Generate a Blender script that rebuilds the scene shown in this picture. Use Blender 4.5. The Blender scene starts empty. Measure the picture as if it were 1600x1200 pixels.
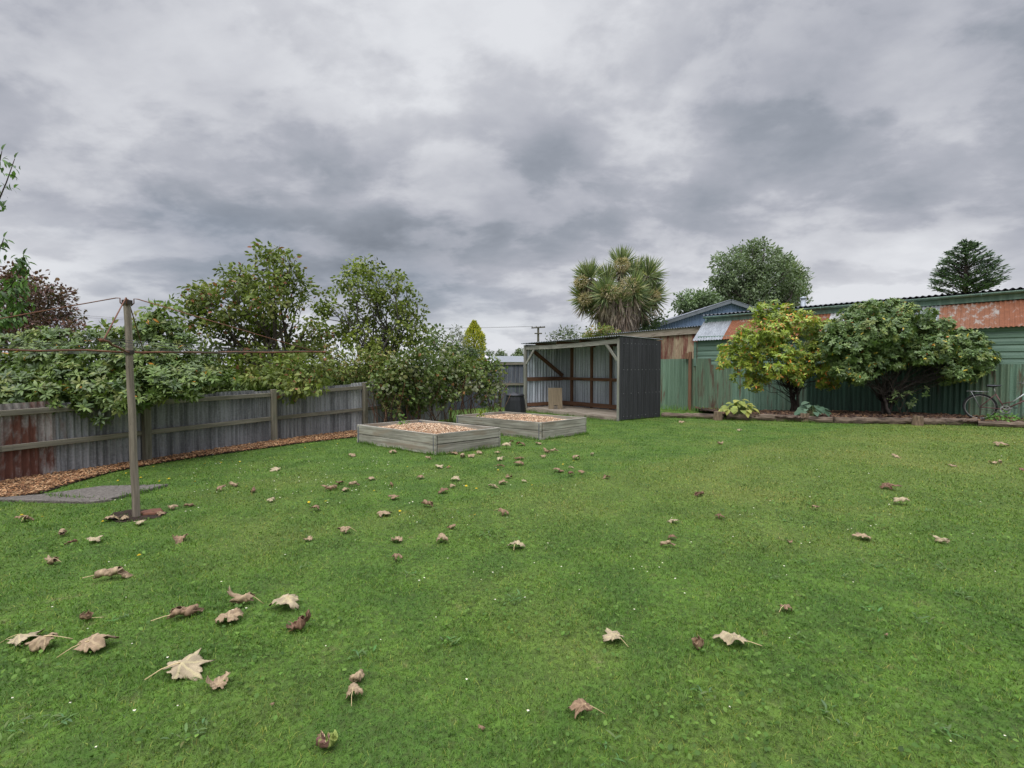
import bpy, math, random
import numpy as np
from mathutils import Vector, Matrix
random.seed(7)
rng = np.random.default_rng(11)
SC = bpy.context.scene
COL = SC.collection
R = math.radians
V = Vector

# ------------------------------------------------------------------ camera
CAMH = 1.5
FPX = 800.0
PITCH = math.atan(28 / 800)
cam_d = bpy.data.cameras.new("camera")
cam_d.sensor_width = 36
cam_d.lens = 18
cam_d.clip_end = 3000
cam_d.clip_start = 0.05
cam = bpy.data.objects.new("camera", cam_d)
COL.objects.link(cam)
cam.location = (0, 0, CAMH)
cam.rotation_euler = (R(90) - PITCH, 0, 0)
SC.camera = cam
CP, SP = math.cos(PITCH), math.sin(PITCH)


def ray(px, py):
    dx = (px - 800) / FPX
    dy = -(py - 600) / FPX
    return V((dx, CP + SP * dy, -SP + CP * dy))


def at(px, py, Y):
    d = ray(px, py)
    t = Y / d.y
    return V((d.x * t, Y, CAMH + d.z * t))


def gp(px, py, z=0.0):
    d = ray(px, py)
    t = (z - CAMH) / d.z
    return V((d.x * t, d.y * t, z))


# ------------------------------------------------------------------ terrain
_la = gp(620, 800)
_lb = gp(1150, 700)
_ld = (_lb - _la).to_2d().normalized()
_ln = (_ld.y, -_ld.x)


def sstep(a, b, x):
    t = np.clip((x - a) / (b - a), 0, 1)
    return t * t * (3 - 2 * t)


def hgt(x, y):
    x = np.asarray(x, dtype=float)
    y = np.asarray(y, dtype=float)
    sd = (x - _la.x) * _ln[0] + (y - _la.y) * _ln[1]
    h = 0.05 * sstep(-0.5, 0.7, sd) * (1 - sstep(11, 13, y))
    h = h - 0.2 * sstep(14.8, 18.5, y) * sstep(1.5, 4.0, x) * (1 - sstep(60, 120, y))
    h = h + 0.008 * np.sin(x * 1.9 + 0.7 * y) * np.sin(y * 1.3 - 0.4 * x) * (1 - sstep(11, 13, y))
    return h


def H(x, y):
    return float(hgt(x, y))


def gph(px, py):
    z = 0.0
    for _ in range(6):
        p = gp(px, py, z)
        z = H(p.x, p.y)
    p.z = z
    return p


# ------------------------------------------------------------------ mesh builder
class MB:
    def __init__(self):
        self.v = []
        self.f = []
        self.g = []
        self.c = []
        self.n = 0

    def add(self, verts, faces, g=None, c=(1, 1, 1)):
        verts = [tuple(p) for p in verts]
        self.v += verts
        self.f += [tuple(i + self.n for i in f) for f in faces]
        self.g += [tuple(q) for q in (g if g is not None else verts)]
        if isinstance(c, list):
            self.c += c
        else:
            self.c += [c] * len(verts)
        self.n += len(verts)

    def beam(self, p0, p1, w, h, up=(0, 0, 1), c=None, jit=0.0):
        """box from p0 to p1, w sideways, h along up"""
        p0, p1 = V(p0), V(p1)
        d = (p1 - p0)
        L = d.length
        d.normalize()
        up = V(up)
        s = d.cross(up)
        if s.length < 1e-5:
            s = d.cross(V((1, 0, 0)))
        s.normalize()
        u = s.cross(d).normalized()
        o = random.random() * 50
        vs, gs = [], []
        for e, p in ((0, p0), (L, p1)):
            for a, b in ((-1, -1), (1, -1), (1, 1), (-1, 1)):
                vs.append(p + s * (a * w / 2) + u * (b * h / 2))
                gs.append((e + o, a * w / 2 + o, b * h / 2 + o * 0.3))
        if c is None:
            t = 0.85 + 0.3 * random.random()
            c = (t, t, t)
        self.add(vs, [(0, 1, 2, 3)[::-1], (4, 5, 6, 7)[::-1][::-1], (0, 1, 5, 4), (1, 2, 6, 5), (2, 3, 7, 6), (3, 0, 4, 7)], gs, c)

    def tube(self, pts, rad, n=8, c=(1, 1, 1), cap=True):
        pts = [V(p) for p in pts]
        if not isinstance(rad, (list, tuple)):
            rad = [rad] * len(pts)
        vs, gs, fs = [], [], []
        ref = V((0.31, 0.52, 0.79))
        run = 0
        for i, p in enumerate(pts):
            d = pts[min(i + 1, len(pts) - 1)] - pts[max(i - 1, 0)]
            if d.length < 1e-9:
                d = V((0, 0, 1))
            d.normalize()
            a = ref - d * ref.dot(d)
            if a.length < 0.1:
                a = V((1, 0, 0)) - d * d.x
            a.normalize()
            b = d.cross(a)
            if i:
                run += (p - pts[i - 1]).length
            for k in range(n):
                t = 2 * math.pi * k / n
                vs.append(p + (a * math.cos(t) + b * math.sin(t)) * rad[i])
                gs.append((run, rad[i] * math.cos(t), rad[i] * math.sin(t)))
        for i in range(len(pts) - 1):
            for k in range(n):
                k2 = (k + 1) % n
                fs.append((i * n + k, i * n + k2, (i + 1) * n + k2, (i + 1) * n + k))
        if cap:
            fs.append(tuple(range(n))[::-1])
            m = (len(pts) - 1) * n
            fs.append(tuple(range(m, m + n)))
        self.add(vs, fs, gs, c)

    def grid(self, rows, c=(1, 1, 1)):
        """rows: list of lists of points"""
        m = len(rows[0])
        vs = [p for r in rows for p in r]
        fs = []
        for i in range(len(rows) - 1):
            for j in range(m - 1):
                fs.append((i * m + j, i * m + j + 1, (i + 1) * m + j + 1, (i + 1) * m + j))
        self.add(vs, fs, None, c)

    def disc_ring(self, centre, u, w, r0, r1, n=40, c=(1, 1, 1)):
        """flat annulus in plane u,w"""
        vs, fs = [], []
        for k in range(n):
            t = 2 * math.pi * k / n
            e = u * math.cos(t) + w * math.sin(t)
            vs += [centre + e * r0, centre + e * r1]
        for k in range(n):
            a, b = 2 * k, 2 * ((k + 1) % n)
            fs.append((a, a + 1, b + 1, b))
        self.add(vs, fs, None, c)

    def build(self, name, mat, parent=None, smooth=False, bevel=0.0):
        org = ORIGIN.get(parent.name, V((0, 0, 0))) if parent else V((0, 0, 0))
        me = bpy.data.meshes.new(name)
        ov = (org.x, org.y, org.z)
        me.from_pydata([(a[0] - ov[0], a[1] - ov[1], a[2] - ov[2]) for a in self.v], [], self.f)
        at_ = me.attributes.new("guv", 'FLOAT_VECTOR', 'POINT')
        at_.data.foreach_set("vector", np.array(self.g, dtype=np.float32).ravel())
        ac = me.attributes.new("col", 'FLOAT_COLOR', 'POINT')
        cc = np.ones((self.n, 4), dtype=np.float32)
        cc[:, :3] = np.array(self.c, dtype=np.float32)
        ac.data.foreach_set("color", cc.ravel())
        if smooth:
            me.polygons.foreach_set("use_smooth", [True] * len(me.polygons))
        me.materials.append(mat)
        me.validate()
        o = bpy.data.objects.new(name, me)
        COL.objects.link(o)
        if parent:
            o.parent = parent
            ORIGIN[o.name] = org
        if bevel:
            b = o.modifiers.new("bevel", 'BEVEL')
            b.width = bevel
            b.segments = 2
            b.limit_method = 'ANGLE'
        return o


ORIGIN = {}


def np_mesh(name, verts, loops, sizes, mat, col=None, parent=None, smooth=False):
    """verts (n,3); loops flat vertex index; sizes per poly"""
    org = ORIGIN.get(parent.name, V((0, 0, 0))) if parent else V((0, 0, 0))
    verts = np.asarray(verts, dtype=np.float32) - np.array(org, dtype=np.float32)
    me = bpy.data.meshes.new(name)
    me.vertices.add(len(verts))
    me.vertices.foreach_set("co", verts.ravel())
    me.loops.add(len(loops))
    me.loops.foreach_set("vertex_index", np.asarray(loops, dtype=np.int32))
    me.polygons.add(len(sizes))
    st = np.concatenate([[0], np.cumsum(sizes)[:-1]]).astype(np.int32)
    me.polygons.foreach_set("loop_start", st)
    me.polygons.foreach_set("loop_total", np.asarray(sizes, dtype=np.int32))
    if col is not None:
        ac = me.attributes.new("col", 'FLOAT_COLOR', 'POINT')
        cc = np.ones((len(verts), 4), dtype=np.float32)
        cc[:, :3] = col
        ac.data.foreach_set("color", cc.ravel())
    if smooth:
        me.polygons.foreach_set("use_smooth", np.ones(len(sizes), dtype=bool))
    me.materials.append(mat)
    me.update(calc_edges=True)
    o = bpy.data.objects.new(name, me)
    COL.objects.link(o)
    if parent:
        o.parent = parent
        ORIGIN[o.name] = org
    return o


def tag(o, label, cat=None, group=None, kind=None):
    o["label"] = label
    if cat:
        o["category"] = cat
    if group:
        o["group"] = group
    if kind:
        o["kind"] = kind
    return o


def thing(name, label, cat, loc, group=None):
    o = bpy.data.objects.new(name, None)
    o.empty_display_size = 0.2
    COL.objects.link(o)
    o.location = loc
    ORIGIN[o.name] = V(loc)
    return tag(o, label, cat, group)


# ------------------------------------------------------------------ materials
def new_mat(name):
    m = bpy.data.materials.new(name)
    m.use_nodes = True
    nt = m.node_tree
    nt.nodes.clear()
    return m, nt


class NT:
    def __init__(self, nt):
        self.nt = nt

    def node(self, t, **kw):
        n = self.nt.nodes.new(t)
        for k, v in kw.items():
            setattr(n, k, v)
        return n

    def link(self, a, b):
        self.nt.links.new(a, b)

    def setin(self, n, key, val):
        s = n.inputs[key]
        if hasattr(val, "is_linked") or hasattr(val, "links"):
            self.link(val, s)
        else:
            s.default_value = val

    def math(self, op, a, b=None, c=None, clamp=False):
        n = self.node("ShaderNodeMath", operation=op, use_clamp=clamp)
        self.setin(n, 0, a)
        if b is not None:
            self.setin(n, 1, b)
        if c is not None:
            self.setin(n, 2, c)
        return n.outputs[0]

    def vmath(self, op, a, b=None, out=0):
        n = self.node("ShaderNodeVectorMath", operation=op)
        self.setin(n, 0, a)
        if b is not None:
            self.setin(n, 1, b)
        return n.outputs[out]

    def mix(self, f, a, b, blend='MIX'):
        n = self.node("ShaderNodeMix", data_type='RGBA', blend_type=blend)
        self.setin(n, 0, f)
        self.setin(n, 6, a)
        self.setin(n, 7, b)
        return n.outputs[2]

    def maprange(self, v, a, b, c=0.0, d=1.0, smooth=True):
        n = self.node("ShaderNodeMapRange", interpolation_type='SMOOTHSTEP' if smooth else 'LINEAR')
        self.setin(n, 0, v)
        self.setin(n, 1, a)
        self.setin(n, 2, b)
        self.setin(n, 3, c)
        self.setin(n, 4, d)
        return n.outputs[0]

    def noise(self, vec, scale=1.0, detail=4.0, rough=0.55, dist=0.0, color=False):
        n = self.node("ShaderNodeTexNoise")
        self.link(vec, n.inputs["Vector"])
        n.inputs["Scale"].default_value = scale
        n.inputs["Detail"].default_value = detail
        n.inputs["Roughness"].default_value = rough
        n.inputs["Distortion"].default_value = dist
        return n.outputs["Color" if color else "Fac"]

    def attr(self, name, out="Color"):
        n = self.node("ShaderNodeAttribute", attribute_name=name)
        return n.outputs[out]

    def scaled(self, vec, s):
        n = self.node("ShaderNodeMapping")
        self.link(vec, n.inputs["Vector"])
        n.inputs["Scale"].default_value = s
        return n.outputs[0]

    def bsdf(self, color, rough=0.6, metal=0.0, spec=0.5, bump=None, bump_d=0.01, bump_s=0.5):
        n = self.node("ShaderNodeBsdfPrincipled")
        self.setin(n, "Base Color", color)
        self.setin(n, "Roughness", rough)
        self.setin(n, "Metallic", metal)
        n.inputs["Specular IOR Level"].default_value = spec
        if bump is not None:
            b = self.node("ShaderNodeBump")
            b.inputs["Strength"].default_value = bump_s
            b.inputs["Distance"].default_value = bump_d
            self.link(bump, b.inputs["Height"])
            self.link(b.outputs[0], n.inputs["Normal"])
        return n.outputs[0]

    def out(self, s):
        o = self.node("ShaderNodeOutputMaterial")
        self.link(s, o.inputs[0])


def C4(c):
    return (c[0], c[1], c[2], 1.0)


def s2l(r, g, b):
    f = lambda u: (u / 255 / 12.92) if u / 255 <= 0.04045 else ((u / 255 + 0.055) / 1.055) ** 2.4
    return (f(r), f(g), f(b))


def m_plain(name, c, rough=0.6, metal=0.0, var=0.25, scale=6.0, spec=0.4):
    m, nt = new_mat(name)
    t = NT(nt)
    pos = t.node("ShaderNodeTexCoord").outputs["Object"]
    n = t.noise(pos, scale, 5)
    a = C4([x * (1 - var) for x in c])
    b = C4([min(1, x * (1 + var)) for x in c])
    col = t.mix(n, a, b)
    t.out(t.bsdf(col, rough, metal, spec, bump=n, bump_d=0.004, bump_s=0.3))
    return m


def m_wood(name, c1, c2, stain=None, rough=0.8, stain_amt=0.5):
    """weathered timber, grain runs along guv.x; col = board tone"""
    m, nt = new_mat(name)
    t = NT(nt)
    g = t.attr("guv", "Vector")
    tone = t.attr("col")
    grain = t.noise(t.scaled(g, (1.2, 40, 40)), 1.0, 5, 0.6)
    big = t.noise(t.scaled(g, (1.5, 6, 6)), 1.0, 4, 0.6)
    fac = t.math('ADD', t.math('MULTIPLY', grain, 0.6), t.math('MULTIPLY', big, 0.4))
    fac = t.maprange(fac, 0.33, 0.67)
    col = t.mix(fac, C4(c1), C4(c2))
    if stain:
        sm = t.noise(t.scaled(g, (0.9, 5, 5)), 1.7, 5, 0.6)
        sm = t.maprange(sm, 0.5, 0.68, 0, stain_amt)
        col = t.mix(sm, col, C4(stain))
    # knots: sparse dark spots
    vo = t.node("ShaderNodeTexVoronoi")
    t.link(t.scaled(g, (2.2, 7, 7)), vo.inputs["Vector"])
    k = t.maprange(vo.outputs["Distance"], 0.06, 0.14, 0.75, 0.0)
    col = t.mix(k, col, C4([x * 0.35 for x in c1]))
    col = t.mix(1.0, col, tone, 'MULTIPLY')
    t.out(t.bsdf(col, rough, 0, 0.3, bump=grain, bump_d=0.004, bump_s=0.5))
    return m


def m_corr(name, c1, c2, rust=(0.16, 0.065, 0.035), amt=0.0, metal=0.0, rough=0.55, streak=(7, 7, 0.5), rscale=1.4, seed=0.0, rust2=None, rstretch=(1, 1, 0.55)):
    m, nt = new_mat(name)
    t = NT(nt)
    pos = t.node("ShaderNodeTexCoord").outputs["Object"]
    pos = t.vmath('ADD', pos, (seed * 3.1, seed * 7.7, seed))
    st = t.noise(t.scaled(pos, streak), 1.0, 6, 0.65)
    sp = t.noise(pos, 38.0, 3, 0.6)
    f = t.math('ADD', t.math('MULTIPLY', st, 0.75), t.math('MULTIPLY', sp, 0.25))
    col = t.mix(t.maprange(f, 0.36, 0.62), C4(c1), C4(c2))
    if amt > 0:
        rn = t.noise(t.scaled(pos, rstretch), rscale, 7, 0.68, 0.3)
        rn = t.math('ADD', t.math('MULTIPLY', rn, 0.75), t.math('MULTIPLY', st, 0.25))
        lo = 0.72 - 0.5 * amt
        mk = t.maprange(rn, lo, lo + 0.1)
        rc = t.mix(t.noise(pos, 9, 6, 0.7), C4([x * 0.45 for x in rust]), C4(rust2 or [min(1, x * 1.25) for x in rust]))
        col = t.mix(mk, col, rc)
        rgh = t.math('ADD', t.math('MULTIPLY', mk, 0.3), rough)
    else:
        rgh = rough
    col = t.mix(1.0, col, t.attr("col"), 'MULTIPLY')
    t.out(t.bsdf(col, rgh, metal, 0.35, bump=sp, bump_d=0.002, bump_s=0.3))
    return m


def m_foliage(name="foliage", rough=0.45, trans=0.25, spec=0.4):
    m, nt = new_mat(name)
    t = NT(nt)
    c = t.attr("col")
    b = t.bsdf(c, rough, 0, spec)
    tr = t.node("ShaderNodeBsdfTranslucent")
    t.link(t.mix(1.0, c, (1.15, 1.3, 0.6, 1), 'MULTIPLY'), tr.inputs[0])
    mx = t.node("ShaderNodeMixShader")
    mx.inputs[0].default_value = trans
    t.link(b, mx.inputs[1])
    t.link(tr.outputs[0], mx.inputs[2])
    t.out(mx.outputs[0])
    return m


def lawn_color(t, pos, tone=None):
    """greens that drift over the lawn: lush, dry and clover patches"""
    n1 = t.noise(pos, 0.55, 4, 0.6)
    n2 = t.noise(pos, 2.3, 4, 0.6)
    n3 = t.noise(pos, 9.0, 3, 0.6)
    x = t.node("ShaderNodeSeparateXYZ")
    t.link(pos, x.inputs[0])
    lush = C4((0.122, 0.226, 0.031))
    deep = C4((0.080, 0.165, 0.025))
    dry = C4((0.205, 0.250, 0.056))
    straw = C4((0.26, 0.23, 0.11))
    col = t.mix(t.maprange(n2, 0.35, 0.65), deep, lush)
    # right part of the lawn is mown on drier ground
    side = t.math('ADD', t.math('MULTIPLY', x.outputs[0], _ln[0]), t.math('MULTIPLY', x.outputs[1], _ln[1]))
    off = _la.x * _ln[0] + _la.y * _ln[1]
    sidef = t.maprange(t.math('SUBTRACT', side, off), -0.12, 0.3, 0.0, 0.42)
    far = t.maprange(x.outputs[1], 3.0, 7.0, 0.0, 1.0)
    d1 = t.math('ADD', t.maprange(n1, 0.45, 0.7, 0, 0.55), t.math('MULTIPLY', sidef, far), clamp=True)
    col = t.mix(d1, col, dry)
    col = t.mix(t.math('MULTIPLY', t.maprange(n3, 0.58, 0.75), t.maprange(n2, 0.45, 0.65, 0.0, 0.7)), col, straw)
    if tone is not None:
        col = t.mix(1.0, col, tone, 'MULTIPLY')
    return col


def m_grass():
    m, nt = new_mat("grass_blades")
    t = NT(nt)
    pos = t.node("ShaderNodeNewGeometry").outputs["Position"]
    col = lawn_color(t, pos, t.attr("col"))
    b = t.bsdf(col, 0.5, 0, 0.3)
    tr = t.node("ShaderNodeBsdfTranslucent")
    t.link(t.mix(1.0, col, (1.1, 1.25, 0.6, 1), 'MULTIPLY'), tr.inputs[0])
    mx = t.node("ShaderNodeMixShader")
    mx.inputs[0].default_value = 0.3
    t.link(b, mx.inputs[1])
    t.link(tr.outputs[0], mx.inputs[2])
    t.out(mx.outputs[0])
    return m


def m_ground():
    m, nt = new_mat("lawn_ground")
    t = NT(nt)
    pos = t.node("ShaderNodeNewGeometry").outputs["Position"]
    col = lawn_color(t, pos)
    n = t.noise(pos, 30, 5, 0.7)
    col = t.mix(t.maprange(n, 0.35, 0.65, 0.15, 0.75), col, C4((0.05, 0.062, 0.02)))
    t.out(t.bsdf(col, 0.9, 0, 0.2, bump=n, bump_d=0.02, bump_s=0.8))
    return m


def m_soil(name, c, scale=14):
    m, nt = new_mat(name)
    t = NT(nt)
    pos = t.node("ShaderNodeNewGeometry").outputs["Position"]
    n = t.noise(pos, scale, 7, 0.72)
    n2 = t.noise(pos, scale * 0.2, 4, 0.6)
    col = t.mix(t.maprange(n, 0.3, 0.7), C4([x * 0.45 for x in c]), C4([x * 1.5 for x in c]))
    col = t.mix(t.math('MULTIPLY', n2, 0.6), col, C4([x * 0.7 for x in c]))
    t.out(t.bsdf(col, 0.95, 0, 0.2, bump=n, bump_d=0.03, bump_s=1.0))
    return m


def m_vcol(name, rough=0.8, spec=0.3, var=0.35, scale=40):
    m, nt = new_mat(name)
    t = NT(nt)
    pos = t.node("ShaderNodeTexCoord").outputs["Object"]
    n = t.noise(pos, scale, 4, 0.65)
    f = t.maprange(n, 0.3, 0.7, 1 - var, 1 + var * 0.5, smooth=False)
    cb = t.node("ShaderNodeCombineColor")
    for i in range(3):
        t.link(f, cb.inputs[i])
    col = t.mix(1.0, t.attr("col"), cb.outputs[0], 'MULTIPLY')
    t.out(t.bsdf(col, rough, 0, spec, bump=n, bump_d=0.003, bump_s=0.4))
    return m


M = {}
M["foliage"] = m_foliage("foliage", 0.5, 0.25, 0.22)
M["glossy_foliage"] = m_foliage("glossy_foliage", 0.42, 0.2, 0.4)
M["grass"] = m_grass()
M["ground"] = m_ground()
M["soil"] = m_soil("soil", (0.045, 0.03, 0.022))
M["chips"] = m_vcol("wood_chips", 0.85, 0.2)
M["dry_leaf"] = m_vcol("dry_leaf", 0.75, 0.25, 0.3, 60)
M["stem"] = m_vcol("leaf_stem", 0.7, 0.3, 0.2, 60)
M["bark"] = m_vcol("bark", 0.9, 0.2, 0.5, 12)
M["flower"] = m_vcol("petal", 0.6, 0.3, 0.1, 60)
M["grey_wood"] = m_wood("grey_fence_timber", s2l(98, 92, 80), s2l(138, 132, 116), s2l(82, 84, 68))
M["pole_wood"] = m_wood("clothesline_pole_timber", s2l(100, 90, 80), s2l(150, 138, 124), s2l(86, 80, 68))
M["bed_wood"] = m_wood("treated_bed_timber", s2l(106, 102, 92), s2l(172, 168, 156), s2l(136, 122, 106), 0.8, 0.75)
M["pale_wood"] = m_wood("pale_shed_timber", s2l(112, 110, 102), s2l(162, 160, 150), s2l(132, 138, 122))
M["brown_wood"] = m_wood("brown_stud_timber", s2l(92, 68, 52), s2l(136, 102, 80), s2l(76, 58, 46))
M["old_wood"] = m_wood("old_fascia_timber", s2l(142, 130, 116), s2l(184, 172, 156), s2l(96, 82, 70), 0.85, 0.8)
M["dark_wood"] = m_wood("dark_paling_timber", s2l(74, 78, 86), s2l(108, 112, 120), s2l(60, 60, 62))
M["log"] = m_wood("old_log", s2l(66, 54, 46), s2l(132, 116, 100), s2l(46, 38, 34), 0.95, 0.8)
M["ply"] = m_wood("old_board", s2l(122, 108, 88), s2l(150, 136, 114), s2l(104, 90, 72))
M["galv_fence"] = m_corr("weathered_zinc", s2l(88, 88, 89), s2l(144, 144, 145), s2l(112, 94, 82), 0.26, 0.0, 0.5, (9, 9, 0.6))
M["galv_pale"] = m_corr("pale_zinc", s2l(136, 136, 136), s2l(186, 186, 186), s2l(136, 96, 76), 0.32, 0, 0.5)
M["galv_shed"] = m_corr("bright_zinc", s2l(146, 153, 162), s2l(206, 214, 224), s2l(140, 120, 104), 0.08, 0.2, 0.42, (9, 9, 0.3))
M["rust_fence"] = m_corr("rusted_iron", s2l(112, 106, 102), s2l(160, 152, 148), s2l(104, 66, 54), 0.50, 0, 0.6, (9, 9, 0.5), 1.2, 4.0, None, (1.6, 1.6, 0.7))
M["dark_iron"] = m_corr("charcoal_iron", s2l(42, 42, 45), s2l(62, 62, 66), s2l(130, 128, 126), 0.0, 0, 0.5, (9, 9, 0.4))
M["green_a"] = m_corr("green_painted_iron", s2l(86, 112, 94), s2l(120, 148, 128), s2l(104, 84, 66), 0.34, 0, 0.5, (9, 9, 0.4), 1.6, 0.0, None, (2.6, 2.6, 0.4))
M["green_b"] = m_corr("green_iron_peeling", s2l(84, 106, 88), s2l(114, 138, 118), s2l(104, 86, 72), 0.38, 0, 0.55, (9, 9, 0.4), 1.6, 3.0, None, (2.6, 2.6, 0.35))
M["green_c"] = m_corr("green_iron_rusty", s2l(90, 112, 92), s2l(116, 136, 112), s2l(104, 86, 72), 0.44, 0, 0.6, (9, 9, 0.4), 1.6, 5.0, None, (2.6, 2.6, 0.35))
M["green_shaded"] = m_corr("shaded_green_iron", s2l(44, 66, 54), s2l(66, 94, 78), s2l(74, 64, 54), 0.3, 0, 0.5, (9, 9, 0.4), 1.6, 9.0, None, (2.6, 2.6, 0.4))  # fence green darkened in colour to carry the shade below the shrubs
M["rust_wall"] = m_corr("rusty_tan_iron", s2l(150, 134, 106), s2l(178, 160, 132), s2l(128, 82, 70), 0.52, 0, 0.65, rscale=0.9, rstretch=(1.4, 1.4, 0.5))
M["rust_roof"] = m_corr("red_rust_roof", s2l(136, 124, 116), s2l(160, 148, 140), s2l(124, 78, 56), 0.74, 0, 0.65, rscale=1.0, seed=2.0, rust2=s2l(152, 98, 70), rstretch=(5, 5, 0.8))
M["rust_roof2"] = m_corr("rust_grey_roof", s2l(128, 118, 110), s2l(152, 144, 136), s2l(122, 80, 60), 0.64, 0, 0.6, rscale=1.0, seed=6.0, rust2=s2l(152, 102, 74), rstretch=(5, 5, 0.8))
M["grey_roof"] = m_corr("grey_roof_iron", s2l(104, 108, 112), s2l(140, 144, 148), s2l(120, 90, 76), 0.15, 0, 0.5)
M["white_roof"] = m_corr("silver_roof_iron", s2l(122, 126, 130), s2l(148, 152, 156), (0.3, 0.2, 0.15), 0.0, 0.1, 0.4)
M["green_board"] = m_corr("green_weatherboard", s2l(86, 110, 97), s2l(110, 135, 119), s2l(92, 104, 88), 0.28, 0, 0.55, (0.8, 0.8, 12))
M["green_trim"] = m_corr("green_trim", s2l(84, 108, 96), s2l(114, 138, 124), s2l(104, 96, 84), 0.34, 0, 0.5)
M["blue_wall"] = m_corr("blue_iron", s2l(92, 112, 142), s2l(114, 134, 162), (0.2, 0.2, 0.25), 0.0, 0, 0.5)
M["slate_trim"] = m_plain("grey_barge", s2l(112, 118, 124), 0.7, 0, 0.4, 3)
M["concrete"] = m_soil("old_concrete", s2l(122, 115, 107), 26)
M["rust_metal"] = m_plain("rusty_metal", s2l(116, 78, 60), 0.75, 0.2, 0.45, 14)
M["dark_metal"] = m_plain("dark_metal", s2l(70, 62, 58), 0.6, 0.4, 0.3, 20)
M["wire"] = m_plain("grey_wire", s2l(150, 150, 152), 0.5, 0.4, 0.1)
M["chrome"] = m_plain("worn_chrome", s2l(150, 148, 145), 0.4, 0.6, 0.3, 30)
M["spoke"] = m_plain("dull_spoke", s2l(80, 78, 76), 0.5, 0.5, 0.2)
M["black_plastic"] = m_plain("black_plastic", (0.022, 0.023, 0.026), 0.45, 0, 0.15)
M["rubber"] = m_plain("rubber", (0.02, 0.02, 0.02), 0.8, 0, 0.2)
M["maroon_paint"] = m_plain("faded_maroon_paint", s2l(96, 66, 64), 0.5, 0.1, 0.35, 18)
M["bright_tube"] = m_plain("pale_paint", s2l(200, 204, 204), 0.45, 0.1, 0.2)
M["house_wall"] = m_plain("pale_house_wall", s2l(190, 186, 180), 0.8)
M["pale_tiles"] = m_plain("pale_house_roof", s2l(206, 200, 204), 0.7, 0, 0.08)
M["cream_pipe"] = m_plain("galvanised_flue", s2l(170, 176, 184), 0.5, 0.2)
M["blue_plastic"] = m_plain("blue_plastic", s2l(60, 90, 150), 0.5)


# ------------------------------------------------------------------ foliage tools
def nrm(a):
    return a / np.maximum(np.linalg.norm(a, axis=-1, keepdims=True), 1e-9)


def leaf_arrays(P, D, N, L, W, fold=0.12, droop=0.0):
    """diamond leaves with a folded midrib, 6 verts each -> verts, loops, sizes"""
    n = len(P)
    L = np.broadcast_to(L, (n,))[:, None]
    W = np.broadcast_to(W, (n,))[:, None]
    D = nrm(D)
    S = nrm(np.cross(D, N))
    U = np.cross(S, D)
    a = P
    tip = P + D * L - U * (droop * L)
    m1 = P + D * L * 0.33
    m2 = P + D * L * 0.68 - U * (droop * L * 0.35)
    l1 = m1 - S * W * 0.46 + U * W * fold
    r1 = m1 + S * W * 0.46 + U * W * fold
    l2 = m2 - S * W * 0.42 + U * W * fold
    r2 = m2 + S * W * 0.42 + U * W * fold
    vs = np.stack([a, l1, r1, l2, r2, tip], 1).reshape(-1, 3)
    base = (np.arange(n) * 6)[:, None]
    # faces: tri(a,r1,l1) quad(l1,r1,r2,l2) tri(l2,r2,tip)
    lp = np.concatenate([base + np.array([[0, 2, 1]]), base + np.array([[1, 2, 4, 3]]), base + np.array([[3, 4, 5]])], 1).ravel()
    sz = np.tile(np.array([3, 4, 3]), n)
    return vs, lp, sz


GAIN = [1.0]


def pick_palette(pal, n, jitter=0.18):
    """pal: list of (weight, rgb)"""
    w = np.array([p[0] for p in pal], float)
    w /= w.sum()
    c = np.array([p[1] for p in pal]) * GAIN[0]
    i = rng.choice(len(pal), n, p=w)
    out = c[i] * (1 + rng.normal(0, jitter, (n, 1)))
    return np.clip(out, 0.002, 1), i


def ellipsoid_pts(n, c, r, shell=0.5):
    d = nrm(rng.normal(size=(n, 3)))
    rad = rng.random(n) ** (1 / (3 + 3 * shell))
    return c + d * rad[:, None] * r, d


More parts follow.
